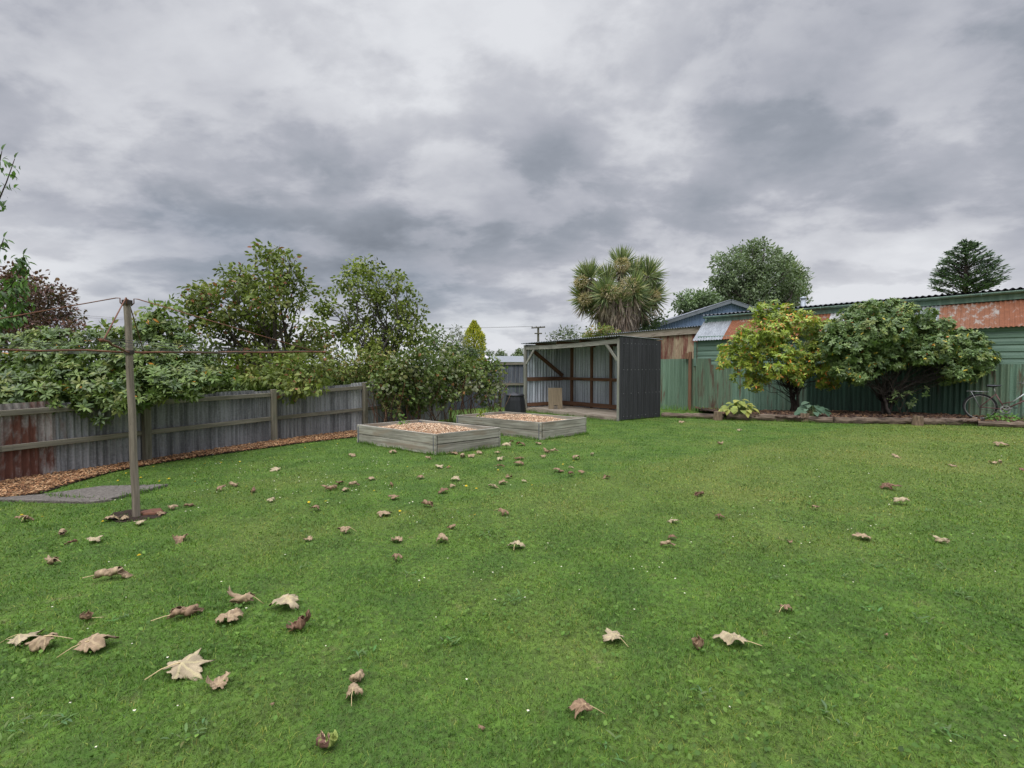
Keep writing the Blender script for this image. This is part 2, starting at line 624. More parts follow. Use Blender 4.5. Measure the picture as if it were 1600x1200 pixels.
def crown(name, blobs, leaf, pal, parent, clump_d=26, per=22, aspect=0.5, mat="foliage", shell=0.4, clump_r=0.17, droop=0.15, upbias=0.5, squash=1.0, accent=None):
    """blobs: (centre Vector, radius[, depth radius]); leaves gather in small clumps inside each blob"""
    Ps, Ds, Ns, Cs, Ls = [], [], [], [], []
    for b in blobs:
        c, r = b[0], b[1]
        ry = b[2] if len(b) > 2 else r
        k = max(3, int(clump_d * (r / 0.5) ** 2))
        ctr, od = ellipsoid_pts(k, np.array(c), np.array([r, ry, r * squash]), shell)
        tone = 1 + rng.normal(0, 0.16, k)
        cc, ci = pick_palette(pal, k, 0.05)
        m = rng.poisson(per, k) + 3
        idx = np.repeat(np.arange(k), m)
        n = len(idx)
        off = rng.normal(0, 1, (n, 3))
        off *= (np.minimum(1, 1.5 / np.maximum(np.linalg.norm(off, axis=1), 1e-6)))[:, None]
        off *= clump_r * 1.15 * np.array([1, 1, 0.7])
        P = ctr[idx] + off
        D = nrm(off) * 0.7 + od[idx] * 0.5 + rng.normal(0, 0.5, (n, 3)) + np.array([0, 0, -droop])
        N = np.array([0, 0, upbias]) + od[idx] * 0.5 + rng.normal(0, 0.5, (n, 3))
        col, _ = pick_palette(pal, n, 0.15)
        col = (0.55 * cc[idx] + 0.45 * col) * tone[idx][:, None]
        if accent:
            a = rng.random(n) < accent[0]
            col[a] = np.array(accent[1]) * (1 + rng.normal(0, 0.2, (a.sum(), 1)))
        Ps.append(P); Ds.append(D); Ns.append(N); Cs.append(np.clip(col, 0.002, 1))
        Ls.append(leaf * (0.65 + 0.6 * rng.random(n)))
    P = np.concatenate(Ps); D = np.concatenate(Ds); N = np.concatenate(Ns); C = np.concatenate(Cs); L = np.concatenate(Ls)
    vs, lp, sz = leaf_arrays(P, D, N, L, L * aspect, 0.15, 0.12)
    return np_mesh(name, vs, lp, sz, M[mat], np.repeat(C, 6, 0), parent)


def rosettes(name, blobs, leaf, pal, parent, dens=60, nleaf=9, aspect=0.3, mat="glossy_foliage", accent=None, shell=0.9, squash=0.85, updir=0.7):
    """whorls of long leaves at shoot tips over the surface of each blob"""
    Ps, Ds, Ns, Cs, Ls = [], [], [], [], []
    for b in blobs:
        c, r = b[0], b[1]
        ry = b[2] if len(b) > 2 else r
        k = max(4, int(dens * (r / 0.5) ** 2))
        ctr, od = ellipsoid_pts(k, np.array(c), np.array([r, ry, r * squash]), shell)
        ax = nrm(od + np.array([0, -0.15, updir]) + rng.normal(0, 0.3, (k, 3)))
        t = nrm(np.cross(ax, rng.normal(size=(k, 3))))
        bt = np.cross(ax, t)
        cc, _ = pick_palette(pal, k, 0.16)
        for j in range(nleaf):
            a = 2 * math.pi * j / nleaf + rng.normal(0, 0.25, k)
            el = rng.uniform(0.0, 0.75, k)
            rad = t * np.cos(a)[:, None] + bt * np.sin(a)[:, None]
            D = rad * np.cos(el)[:, None] + ax * np.sin(el)[:, None]
            N = ax * np.cos(el)[:, None] - rad * np.sin(el)[:, None]
            col = cc * (1 + rng.normal(0, 0.13, (k, 1)))
            if accent:
                for pr, ac in accent:
                    m = rng.random(k) < pr
                    col[m] = np.array(ac) * (1 + rng.normal(0, 0.2, (m.sum(), 1)))
            Ps.append(ctr + ax * rng.normal(0, 0.015, (k, 1))); Ds.append(D); Ns.append(N); Cs.append(np.clip(col, 0.002, 1))
            Ls.append(leaf * rng.uniform(0.65, 1.2, k))
    P = np.concatenate(Ps); D = np.concatenate(Ds); N = np.concatenate(Ns); C = np.concatenate(Cs); L = np.concatenate(Ls)
    vs, lp, sz = leaf_arrays(P, D, N, L, L * aspect, 0.12, 0.18)
    return np_mesh(name, vs, lp, sz, M[mat], np.repeat(C, 6, 0), parent)


def wiggle(p0, p1, n=5, amp=0.06, sag=0.0):
    p0, p1 = V(p0), V(p1)
    L = (p1 - p0).length
    out = []
    for i in range(n + 1):
        t = i / n
        p = p0.lerp(p1, t)
        if 0 < i < n:
            p += V((random.gauss(0, 1), random.gauss(0, 1), random.gauss(0, 0.6))) * amp * L
        p.z += sag * L * 4 * t * (1 - t)
        out.append(p)
    return out


def woody(name, base, fork_z, blobs, r0, parent, c=(0.07, 0.055, 0.042), lean=(0, 0), stems=1, twigs=2, mat="bark", minr=0.006):
    mb = MB()
    base = V(base)
    for s in range(stems):
        b0 = base + V((random.gauss(0, 0.06), random.gauss(0, 0.06), -0.05)) if stems > 1 else base + V((0, 0, -0.05))
        top = V((base.x + lean[0] + (random.gauss(0, 0.35) if stems > 1 else 0), base.y + lean[1] + (random.gauss(0, 0.2) if stems > 1 else 0), fork_z * (1 + (random.gauss(0, .08) if stems > 1 else 0))))
        tr = wiggle(b0, top, 6, 0.02)
        rr = r0 if stems == 1 else r0 * random.uniform(0.6, 1)
        mb.tube(tr, [rr * (1.25 - 0.55 * i / 6) for i in range(7)], 9, c)
        mine = blobs[s::stems] if stems > 1 else blobs
        for b in mine:
            ctr = V(b[0])
            k = random.randint(3, 5)
            st = tr[k] if ctr.z > tr[k].z else tr[random.randint(2, 4)]
            br = wiggle(st, ctr, 5, 0.05, 0.06)
            rb = max(minr * 1.6, rr * 0.42 * min(1.0, b[1] / 0.5 + 0.2))
            mb.tube(br, [rb * (1 - 0.7 * i / 5) for i in range(6)], 6, c)
            for q in range(twigs):
                d = V(nrm(rng.normal(size=3))) * b[1] * 0.95
                tw = wiggle(br[random.randint(3, 5)], ctr + d, 3, 0.07)
                mb.tube(tw, [rb * 0.35, rb * 0.26, rb * 0.18, minr * 0.5], 5, c)
    return mb.build(name, M[mat], parent, smooth=True)


def pblobs(lst, Y, spread=0.5, depth=1.0):
    """list of (px,py,rpx) at about depth Y -> world blobs with real depth scatter"""
    out = []
    for i, e in enumerate(lst):
        yy = Y + (e[3] if len(e) > 3 else random.uniform(-spread, spread))
        c = at(e[0], e[1], yy)
        r = e[2] / FPX * yy * random.uniform(0.78, 1.15)
        c = c + V((random.uniform(-1, 1), random.uniform(-1, 1), random.uniform(-1, 1))) * (0.18 * r)
        out.append((c, r, r * depth))
    return out


def in_poly(x, y, poly):
    ins = np.zeros(len(x), bool)
    n = len(poly)
    for i in range(n):
        x0, y0 = poly[i][0], poly[i][1]
        x1, y1 = poly[(i + 1) % n][0], poly[(i + 1) % n][1]
        c = ((y0 > y) != (y1 > y)) & (x < (x1 - x0) * (y - y0) / (y1 - y0 + 1e-12) + x0)
        ins ^= c
    return ins


def corr_patch(mb, a0, a1, b0, b1, lam=0.085, amp=0.011, c=None, rows=1, phase=0.0):
    """corrugated sheet: edge a (a0->a1) to edge b (b0->b1); ribs run from a to b"""
    a0, a1, b0, b1 = V(a0), V(a1), V(b0), V(b1)
    L = (a1 - a0).length
    n = max(4, int(L / lam * 8))
    nv = (a1 - a0).cross(b0 - a0).normalized()
    rws = []
    for r in range(rows + 1):
        q = r / rows
        row = []
        for i in range(n + 1):
            t = i / n
            p = a0.lerp(a1, t).lerp(b0.lerp(b1, t), q)
            row.append(p + nv * amp * math.sin(2 * math.pi * t * L / lam + phase))
        rws.append(row)
    if c is None:
        k = random.uniform(0.88, 1.1)
        c = (k, k, k)
    mb.grid(rws, c)


# ================================================================== SKY AND LIGHT
world = bpy.data.worlds.new("World")
SC.world = world
world.use_nodes = True
wt = world.node_tree
wt.nodes.clear()
t = NT(wt)
SUN_EL, SUN_AZ = R(52), R(205)
sky = t.node("ShaderNodeTexSky", sky_type='NISHITA', sun_disc=False)
sky.sun_elevation = SUN_EL
sky.sun_rotation = SUN_AZ
dirv = t.node("ShaderNodeTexCoord").outputs["Generated"]
sx = t.node("ShaderNodeSeparateXYZ")
t.link(dirv, sx.inputs[0])
zc = t.math('ADD', t.math('MAXIMUM', sx.outputs[2], 0.0), 0.30)
cb = t.node("ShaderNodeCombineXYZ")
t.link(t.math('DIVIDE', sx.outputs[0], zc), cb.inputs[0])
t.link(t.math('DIVIDE', sx.outputs[1], zc), cb.inputs[1])
cb.inputs[2].default_value = 3.7
pl = t.scaled(cb.outputs[0], (0.88, 1.06, 1.0))
wv = t.noise(pl, 1.6, 3, 0.5, 0.0, color=True)
plw = t.vmath('ADD', pl, t.vmath('MULTIPLY', t.vmath('SUBTRACT', wv, (0.5, 0.5, 0.5)), (0.16, 0.16, 0.16)))
nA = t.noise(plw, 1.25, 9, 0.52, 0.0)
nB = t.noise(t.vmath('ADD', plw, (7.3, 2.1, 0)), 3.0, 9, 0.55, 0.0)
nD = t.noise(t.vmath('ADD', plw, (3.3, 5.7, 0)), 7.0, 8, 0.55, 0.0)
nC = t.noise(t.vmath('ADD', pl, (1.3, 9.1, 0)), 0.6, 4, 0.5, 0.2)
v = t.math('MULTIPLY', t.math('SUBTRACT', nA, 0.5), 0.75)
v = t.math('ADD', v, t.maprange(nA, 0.42, 0.60, -0.09, 0.08))
v = t.math('ADD', v, t.math('MULTIPLY', t.math('SUBTRACT', nB, 0.5), 0.55))
v = t.math('ADD', v, t.maprange(nB, 0.45, 0.58, -0.09, 0.09))
v = t.math('ADD', v, t.math('MULTIPLY', t.math('SUBTRACT', nD, 0.5), 0.35))
v = t.math('ADD', v, t.math('MULTIPLY', t.math('SUBTRACT', nC, 0.5), 0.4))
# cloud masses that stand in known quarters of the sky
for px, py, ang, amt in ((1450, 120, 24, -0.24), (1180, 200, 14, -0.12), (600, 110, 18, 0.12), (60, 90, 14, -0.02), (330, 250, 17, -0.08),
                         (600, 330, 15, -0.12), (860, 270, 13, -0.14), (640, 410, 9, -0.10), (1080, 400, 17, 0.18), (1330, 410, 15, 0.16),
                         (730, 490, 12, 0.14), (150, 480, 12, 0.03), (860, 350, 7, 0.08), (420, 180, 9, -0.05), (1060, 90, 8, 0.05)):
    d = ray(px, py).normalized()
    dp = t.vmath('DOT_PRODUCT', dirv, tuple(d), out=1)
    g = t.maprange(dp, math.cos(R(ang)), 1.0, 0.0, amt)
    v = t.math('ADD', v, g)
v = t.math('ADD', v, t.maprange(sx.outputs[2], 0.27, 0.03, 0.0, 0.24))
f = t.maprange(v, -0.60, 0.42, 0.0, 1.0, smooth=False)
rmp = t.node("ShaderNodeValToRGB")
t.link(f, rmp.inputs[0])
cr = rmp.color_ramp
cr.elements[0].position = 0.0
cr.elements[0].color = C4(s2l(126, 133, 144))
cr.elements[1].position = 1.0
cr.elements[1].color = C4(s2l(224, 226, 231))
for pos_, c_ in ((0.3, (152, 158, 169)), (0.52, (177, 180, 190)), (0.75, (202, 204, 211))):
    e = cr.elements.new(pos_)
    e.color = C4(s2l(*c_))
# thin places let a little of the clear sky through
skyc = t.node("ShaderNodeVectorMath", operation='SCALE')
t.link(sky.outputs[0], skyc.inputs[0])
skyc.inputs[3].default_value = 0.09
thin = t.maprange(nC, 0.42, 0.3, 0.0, 0.12)
cloud = t.mix(thin, rmp.outputs[0], skyc.outputs[0])
# overhead and behind the camera the unseen sky is boosted to light the yard
zen = t.maprange(sx.outputs[2], 0.6, 0.9, 1.0, 5.8)
back = t.maprange(sx.outputs[1], 0.15, -0.5, 1.0, 1.15)
k = t.math('MULTIPLY', zen, back)
sc_ = t.node("ShaderNodeVectorMath", operation='SCALE')
t.link(cloud, sc_.inputs[0])
t.link(k, sc_.inputs[3])
bg = t.node("ShaderNodeBackground")
t.link(sc_.outputs[0], bg.inputs[0])
bg.inputs[1].default_value = 1.0
wo = t.node("ShaderNodeOutputWorld")
t.link(bg.outputs[0], wo.inputs[0])

sun_d = bpy.data.lights.new("sun", 'SUN')
sun_d.energy = 1.3
sun_d.angle = R(25)
sun_d.color = (1.0, 0.97, 0.92)
sun = bpy.data.objects.new("sun", sun_d)
COL.objects.link(sun)
sdir = V((math.sin(SUN_AZ) * math.cos(SUN_EL), math.cos(SUN_AZ) * math.cos(SUN_EL), math.sin(SUN_EL)))
sun.rotation_euler = sdir.to_track_quat('Z', 'Y').to_euler()
sun.location = sdir * 30

SC.view_settings.view_transform = 'Standard'
SC.view_settings.look = 'None'
SC.view_settings.exposure = 0.0
SC.view_settings.gamma = 1.0
SC.view_settings.use_curve_mapping = False
SC.cycles.use_denoising = True
SC.cycles.max_bounces = 6
SC.cycles.transparent_max_bounces = 8

# ================================================================== GROUND
xs = np.concatenate([[-900, -300, -120, -60, -30], np.arange(-16, 24.01, 0.3), [30, 60, 120, 300, 900]])
ys = np.concatenate([[-900, -200, -60, -20], np.arange(-6, 30.01, 0.3), [40, 60, 90, 150, 300, 900]])
gx, gy = np.meshgrid(xs, ys)
gv = np.stack([gx.ravel(), gy.ravel(), hgt(gx.ravel(), gy.ravel())], 1)
nx, ny = len(xs), len(ys)
ii, jj = np.meshgrid(np.arange(nx - 1), np.arange(ny - 1))
q = (jj * nx + ii).ravel()
lp = np.stack([q, q + 1, q + nx + 1, q + nx], 1).ravel()
ground = np_mesh("ground", gv, lp, np.full(len(q), 4), M["ground"], None, None, True)
tag(ground, "mown green lawn and the ground around it", kind="structure")

# ------------------------------------------------------------------ plan of the yard
FENCE = [gp(-160, 786), gp(0, 756), gp(225, 722), gp(425, 690), gp(567, 673), gp(700, 655)]
MULCH = [gp(-60, 772), gp(0, 756), gp(225, 722), gp(425, 690), gp(567, 673), gp(600, 676), gp(556, 684), gp(460, 694), gp(320, 714), gp(250, 724.5), gp(180, 737), gp(110, 757), gp(62, 773), gp(-60, 790)]
SLAB1 = [gp(-30, 783), gp(60, 776), gp(128, 767), gp(176, 784), gp(140, 788), gp(0, 784)]
SLAB = [gp(70, 776), gp(160, 762.5), gp(263, 760), gp(168, 784.5)]
PATCH = [gp(165, 812), gp(178, 802), gp(205, 797), (gp(240, 797)), gp(262, 801), gp(250, 809), gp(215, 814), gp(185, 818)]
B1N, B1L, B1R = gp(681, 712), gp(557, 692), gp(783, 698)
B2N, B2R = gp(846, 688), gp(917, 677.5)
B2L = B2N + (B1L - B1N) * 1.08
FR = V((2.91, 13.95, 0)); FRd = V((0.8, 0.6, 0)); FLd = V((-0.6, 0.8, 0))
FL = FR + FLd * 4.1
BR = FR + FRd * 1.75
BL = FL + FRd * 1.75
WD = V((0.7376, -0.6757, 0)).normalized()
WN = V((0.6757, 0.7376, 0)).normalized()
W0 = V((6.95, 19.5, 0))
LOGS = [gp(1030, 653), gp(1130, 655), gp(1250, 660), gp(1420, 662), gp(1520, 666), gp(1600, 669), gp(1700, 674)]
GARDEN = [LOGS[1]] + LOGS[2:] + [W0 + WD * 11.5, W0 + WD * 0.0] + [gp(1120, 648)]

# mulch strip along the fence
def flat_poly(name, poly, z, mat, label, lift=True):
    mb = MB()
    vs = [(p.x, p.y, (H(p.x, p.y) if lift else 0) + z) for p in poly]
    c = V((sum(p[0] for p in vs) / len(vs), sum(p[1] for p in vs) / len(vs), sum(p[2] for p in vs) / len(vs)))
    mb.add(vs, [tuple(range(len(vs)))])
    o = mb.build(name, M[mat])
    # triangulate concave outline
    import bmesh
    bm = bmesh.new(); bm.from_mesh(o.data)
    bmesh.ops.triangulate(bm, faces=bm.faces[:])
    bmesh.ops.recalc_face_normals(bm, faces=bm.faces[:])
    for fc in bm.faces:
        if fc.normal.z < 0:
            fc.normal_flip()
    bm.to_mesh(o.data); bm.free()
    tag(o, label, kind="structure")
    return o


flat_poly("mulch_strip", MULCH, 0.012, "soil", "strip of dark soil under orange wood chips along the iron fence")


def poly_samples(poly, dens):
    xs_ = [p.x for p in poly]; ys_ = [p.y for p in poly]
    A = (max(xs_) - min(xs_)) * (max(ys_) - min(ys_))
    n = int(A * dens)
    x = rng.uniform(min(xs_), max(xs_), n); y = rng.uniform(min(ys_), max(ys_), n)
    k = in_poly(x, y, poly)
    return x[k], y[k]


def chip_arrays(x, y, z, pal, lmin=0.02, lmax=0.06, tilt=0.45):
    n = len(x)
    P = np.stack([x, y, z], 1)
    a = rng.uniform(0, 2 * math.pi, n)
    D = nrm(np.stack([np.cos(a), np.sin(a), rng.normal(0, tilt, n)], 1))
    N = nrm(np.stack([rng.normal(0, 0.4, n), rng.normal(0, 0.4, n), np.ones(n)], 1))
    S = nrm(np.cross(D, N)); U = np.cross(S, D)
    L = rng.uniform(lmin, lmax, n)[:, None]; W = L * rng.uniform(0.2, 0.5, n)[:, None]; T = L * 0.08
    c = []
    for sl, sw, su in ((-1, -1, 0), (1, -1, 0), (1, 1, 0), (-1, 1, 0), (-1, -1, 1), (1, -1, 1), (1, 1, 1), (-1, 1, 1)):
        c.append(P + D * L * sl * 0.5 + S * W * sw * 0.5 + U * T * su * 2)
    vs = np.stack(c, 1).reshape(-1, 3)
    b = (np.arange(n) * 8)[:, None]
    fc = np.array([[4, 5, 6, 7, 0, 1, 5, 4, 1, 2, 6, 5, 2, 3, 7, 6, 3, 0, 4, 7]])
    lp = (b + fc).ravel()
    sz = np.full(n * 5, 4)
    col, _ = pick_palette(pal, n, 0.22)
    return vs, lp, sz, np.repeat(col, 8, 0)


CH_OLD = [(3, s2l(174, 130, 92)), (2, s2l(136, 98, 70)), (2, s2l(200, 162, 122)), (1, s2l(96, 72, 54))]
CH_NEW = [(3, s2l(206, 172, 140)), (3, s2l(224, 198, 168)), (2, s2l(180, 144, 114)), (1, s2l(136, 104, 80))]
x, y = poly_samples(MULCH, 2600)
vs, lp, sz, cc = chip_arrays(x, y, hgt(x, y) + 0.015 + rng.random(len(x)) * 0.03, CH_OLD, 0.015, 0.045)
o = np_mesh("wood_chip_mulch", vs, lp, sz, M["chips"], cc)
tag(o, "orange brown wood chips lying along the foot of the iron fence", kind="stuff")

# concrete slabs
def slab(poly, h, label):
    mb = MB()
    n = len(poly)
    vs = [(p.x, p.y, H(p.x, p.y) - 0.03) for p in poly] + [(p.x, p.y, H(p.x, p.y) + h) for p in poly]
    fs = [tuple(range(n, 2 * n))] + [(i, (i + 1) % n, (i + 1) % n + n, i + n) for i in range(n)]
    mb.add(vs, fs)
    o = mb.build("path", M["concrete"], None, bevel=0.008)
    tag(o, label, kind="structure")


slab(SLAB, 0.035, "grey concrete slab set in the lawn behind the clothesline pole")
slab(SLAB1, 0.028, "narrow concrete path ending at the chip strip, left edge")
flat_poly("soil", PATCH, 0.005, "soil", "bare dark soil around the foot of the clothesline pole")
# low garden soil behind the logs
mbg = MB()
gpoly = GARDEN
o = flat_poly("garden_soil", gpoly, 0.11, "soil", "dark garden soil behind the log edging under the shrubs")

# ------------------------------------------------------------------ grass
HOLES = [MULCH, SLAB, SLAB1, PATCH,
         [B1N, B1L, B1L + (B1R - B1N), B1R], [B2N, B2L, B2L + (B2R - B2N), B2R], [FR, BR, BL, FL], GARDEN]
FLINE = [V((-30, -8, 0))] + [V((-12, -2.0, 0))] + FENCE + [V((0.2, 18.2, 0)), V((4.5, 21.3, 0)), W0, W0 + WD * 11.5, V((30, -8, 0))]


def lawn_mask(x, y):
    k = in_poly(x, y, FLINE)
    for hpoly in HOLES:
        k &= ~in_poly(x, y, hpoly)
    return k


def sample_lawn(dens_fn, dmax_dens, y0, y1):
    n = int(dmax_dens * (y1 - y0) * 2 * (y1 * 1.12 + 0.6))
    y = rng.uniform(y0, y1, n)
    x = rng.uniform(-1, 1, n) * (y1 * 1.12 + 0.6)
    d = np.hypot(x * 0.6, y)
    k = (np.abs(x) < y * 1.12 + 0.6) & (rng.random(n) < dens_fn(d) / dmax_dens)
    x, y = x[k], y[k]
    k = lawn_mask(x, y) | (in_poly(x, y, PATCH) & (rng.random(len(x)) < 0.22))
    return x[k], y[k]


GX, GY = [], []
dfn = lambda d: 12500 * np.minimum(1, (2.6 / d)) ** 1.35
for y0, y1 in ((1.2, 2.2), (2.2, 3.2), (3.2, 4.5), (4.5, 6.5), (6.5, 9), (9, 13), (13, 20)):
    a, b = sample_lawn(dfn, float(dfn(np.array([y0]))[0]), y0, y1)
    GX.append(a); GY.append(b)
x = np.concatenate(GX); y = np.concatenate(GY)
n = len(x)
print("blades", n)
d = np.hypot(x, y)
z = hgt(x, y)
hh = rng.uniform(0.013, 0.034, n)
# tufts: slow variation in blade length
hh *= 0.75 + 0.5 * (0.5 + 0.5 * np.sin(x * 5.1 + 1.3 * np.sin(y * 3.7)) * np.sin(y * 4.3 + np.sin(x * 2.9)))
ww = rng.uniform(0.002, 0.0038, n) * np.maximum(1, d / 2.6) ** 0.75
az = rng.uniform(0, 2 * math.pi, n)
lean = rng.uniform(0.15, 1.25, n)
D = np.stack([np.cos(az) * np.sin(lean), np.sin(az) * np.sin(lean), np.cos(lean)], 1)
sa = az + math.pi / 2 + rng.normal(0, 0.5, n)
S = np.stack([np.cos(sa), np.sin(sa), np.zeros(n)], 1)
P = np.stack([x, y, z - 0.004], 1)
mid = P + D * (hh * 0.55)[:, None]
D2 = nrm(D + np.stack([np.cos(az), np.sin(az), -0.4 * np.ones(n)], 1) * 0.55)
tip = mid + D2 * (hh * 0.6)[:, None]
Sw = S * ww[:, None] * 0.5
vs = np.stack([P - Sw, P + Sw, mid - Sw * 0.9, mid + Sw * 0.9, tip], 1).reshape(-1, 3)
b = (np.arange(n) * 5)[:, None]
lp = np.concatenate([b + np.array([[0, 1, 3, 2]]), b + np.array([[2, 3, 4]])], 1).ravel()
sz = np.tile([4, 3], n)
tone = np.clip(1 + rng.normal(0, 0.22, (n, 1)), 0.4, 1.9) * np.array([[1, 1, 1]])
yel = rng.random(n) < 0.10
tone[yel] *= np.array([2.1, 1.35, 1.6])
drk = rng.random(n) < 0.12
tone[drk] *= 0.6
o = np_mesh("grass", vs, lp, sz, M["grass"], np.repeat(tone, 5, 0))
tag(o, "short mown green grass of the lawn", "grass", kind="stuff")

# clover and small broad leaves growing through the lawn
a, b = [], []
for y0, y1, dn in ((1.3, 3, 620), (3, 6, 260), (6, 11, 60)):
    fn = lambda q, dn=dn: dn + 0 * q
    p, q_ = sample_lawn(fn, dn, y0, y1)
    a.append(p); b.append(q_)
x = np.concatenate(a); y = np.concatenate(b)
msk = (np.sin(x * 2.3 + np.sin(y * 1.7) * 2) * np.sin(y * 2.9 + np.cos(x * 1.1) * 2) + rng.normal(0, 0.5, len(x))) > 0.25
x, y = x[msk], y[msk]
n = len(x)
az = rng.uniform(0, 2 * math.pi, n)
D = np.stack([np.cos(az), np.sin(az), rng.uniform(0.0, 0.9, n)], 1)
N = np.stack([rng.normal(0, 0.25, n), rng.normal(0, 0.25, n), np.ones(n)], 1)
L = rng.uniform(0.012, 0.03, n) * np.where(y > 4, 1.2, 1)
P = np.stack([x, y, hgt(x, y) + rng.uniform(0.012, 0.03, n)], 1)
vs, lp, sz = leaf_arrays(P, D, N, L, L * 0.75, 0.1, 0.1)
col, _ = pick_palette([(3, (0.085, 0.165, 0.025)), (2, (0.12, 0.205, 0.035)), (1, (0.065, 0.13, 0.022))], n, 0.2)
o = np_mesh("clover", vs, lp, sz, M["foliage"], np.repeat(col, 6, 0))
tag(o, "clover and small broad leaves growing through the lawn", "clover", kind="stuff")

# flat weed rosettes with grey green leaves
P, D, N, L, Cc = [], [], [], [], []
wpts = [(190, 970), (20, 1140), (300, 1150), (1320, 905), (1370, 885), (1420, 900), (1340, 880), (1400, 865), (1470, 890), (1250, 1000), (1360, 955), (1440, 970), (1500, 930), (1180, 825), (1230, 815), (1260, 820),
        (560, 1030), (800, 940), (760, 837), (475, 890), (855, 858), (1020, 725), (1010, 760), (1250, 880), (1290, 755), (1450, 800), (1510, 790), (990, 720), (90, 1130), (1100, 1090), (1480, 1150), (1300, 1120), (700, 1010), (960, 1180), (640, 900), (1530, 820), (1210, 905)]
for px, py in wpts:
    c = gph(px, py)
    k = random.randint(10, 18)
    for j in range(k):
        aa = 2 * math.pi * j / k + random.gauss(0, 0.3)
        P.append((c.x + random.gauss(0, 0.03), c.y + random.gauss(0, 0.03), c.z + 0.012)); D.append((math.cos(aa), math.sin(aa), random.uniform(0.1, 0.9))); N.append((0, 0, 1))
        L.append(random.uniform(0.018, 0.055)); Cc.append([q * random.uniform(0.8, 1.25) for q in (0.115, 0.19, 0.06)])
vs, lp, sz = leaf_arrays(np.array(P), np.array(D), np.array(N, float), np.array(L), np.array(L) * 0.24, 0.1, 0.2)
o = np_mesh("lawn_weeds", vs, lp, sz, M["foliage"], np.repeat(np.array(Cc), 6, 0))
tag(o, "grey green flat weeds scattered in the lawn", "weeds", kind="stuff")

# daisies: tiny white heads, far too many to count along the fence side
mb = MB()
dz = [(985, 875), (1003, 891), (1011, 899), (877, 891), (835, 885), (655, 913), (663, 909), (770, 900), (20, 1100), (210, 1120), (196, 889), (346, 915), (370, 962), (385, 957), (364, 960), (700, 878), (620, 765), (640, 790), (645, 788), (1035, 885), (1030, 892),
      (1055, 910), (948, 824), (820, 940), (905, 928), (905, 902), (825, 1120), (1225, 890), (1537, 846), (290, 803), (298, 802), (310, 797), (190, 784), (180, 785), (640, 812), (707, 813), (1080, 852), (1390, 808), (1256, 828), (555, 680 + 70), (550, 770), (740, 900), (752, 912), (785, 892)]
for _ in range(70):
    dz.append((random.uniform(300, 620), random.uniform(712, 775)))
for _ in range(70):
    dz.append((random.uniform(420, 1600), random.uniform(690, 860)))
for _ in range(25):
    dz.append((random.uniform(0, 1600), random.uniform(860, 1190)))
for px, py in dz:
    c = gph(px, py)
    if not lawn_mask(np.array([c.x]), np.array([c.y]))[0]:
        continue
    r = random.uniform(0.004, 0.0065) * (1 if c.y < 5 else 1.5)
    cz = c.z + 0.028
    ns = 10
    vs = [(c.x, c.y, cz + 0.003)] + [(c.x + r * (1 if i % 2 else 0.72) * math.cos(2 * math.pi * i / ns), c.y + r * (1 if i % 2 else 0.72) * math.sin(2 * math.pi * i / ns), cz + random.uniform(-0.002, 0.002)) for i in range(ns)]
    mb.add(vs, [(0, 1 + i, 1 + (i + 1) % ns) for i in range(ns)], None, [(0.75, 0.6, 0.12)] + [(0.82, 0.82, 0.8)] * ns)
o = mb.build("daisies", M["flower"])
tag(o, "tiny white daisies dotted through the lawn", "daisies", kind="stuff")

# dandelions: yellow heads one can count
dm = MB()
for ring, (rr, zz) in enumerate(((0.021, 0.0), (0.014, 0.006), (0.007, 0.009))):
    ns = 14
    vs = [(0, 0, 0.03 + zz)] + [(rr * (1 if i % 2 else 0.7) * math.cos(2 * math.pi * i / ns + ring), rr * (1 if i % 2 else 0.7) * math.sin(2 * math.pi * i / ns + ring), 0.032 + zz) for i in range(ns)]
    dm.add(vs, [(0, 1 + i, 1 + (i + 1) % ns) for i in range(ns)], None, (0.72, 0.52, 0.02))
dand = dm.build("dandelion", M["flower"])
dst = MB(); dst.tube([(0, 0, -0.01), (0.002, 0, 0.03)], 0.0018, 5, (0.1, 0.18, 0.05))
dstem = dst.build("stem", M["stem"], dand)
first = True
dpts = [(250, 754), (264, 751), (305, 755), (241, 731), (263, 737), (220, 749), (197, 741), (184, 753), (320, 727), (346, 725), (358, 728), (362, 724), (375, 723), (161, 817), (33, 808), (65, 812), (218, 872), (503, 757), (585, 769), (595, 774), (476, 701), (483, 787), (510, 787), (625, 801), (728, 762), (743, 808), (778, 737), (702, 731), (744, 766), (637, 731), (887, 711), (897, 723), (832, 760), (527, 695), (880, 727)]
for px, py in dpts:
    c = gph(px, py)
    if first:
        o = dand; first = False
    else:
        o = dand.copy(); COL.objects.link(o)
        s_ = dstem.copy(); COL.objects.link(s_); s_.parent = o
    o.location = (c.x, c.y, c.z)
    o.rotation_euler = (random.gauss(0, 0.2), random.gauss(0, 0.2), random.uniform(0, 6))
    k_ = random.uniform(0.55, 0.9)
    o.scale = (k_, k_, k_)
    tag(o, "small yellow dandelion flower in the short lawn grass", "dandelion", "yellow dandelions in the lawn")

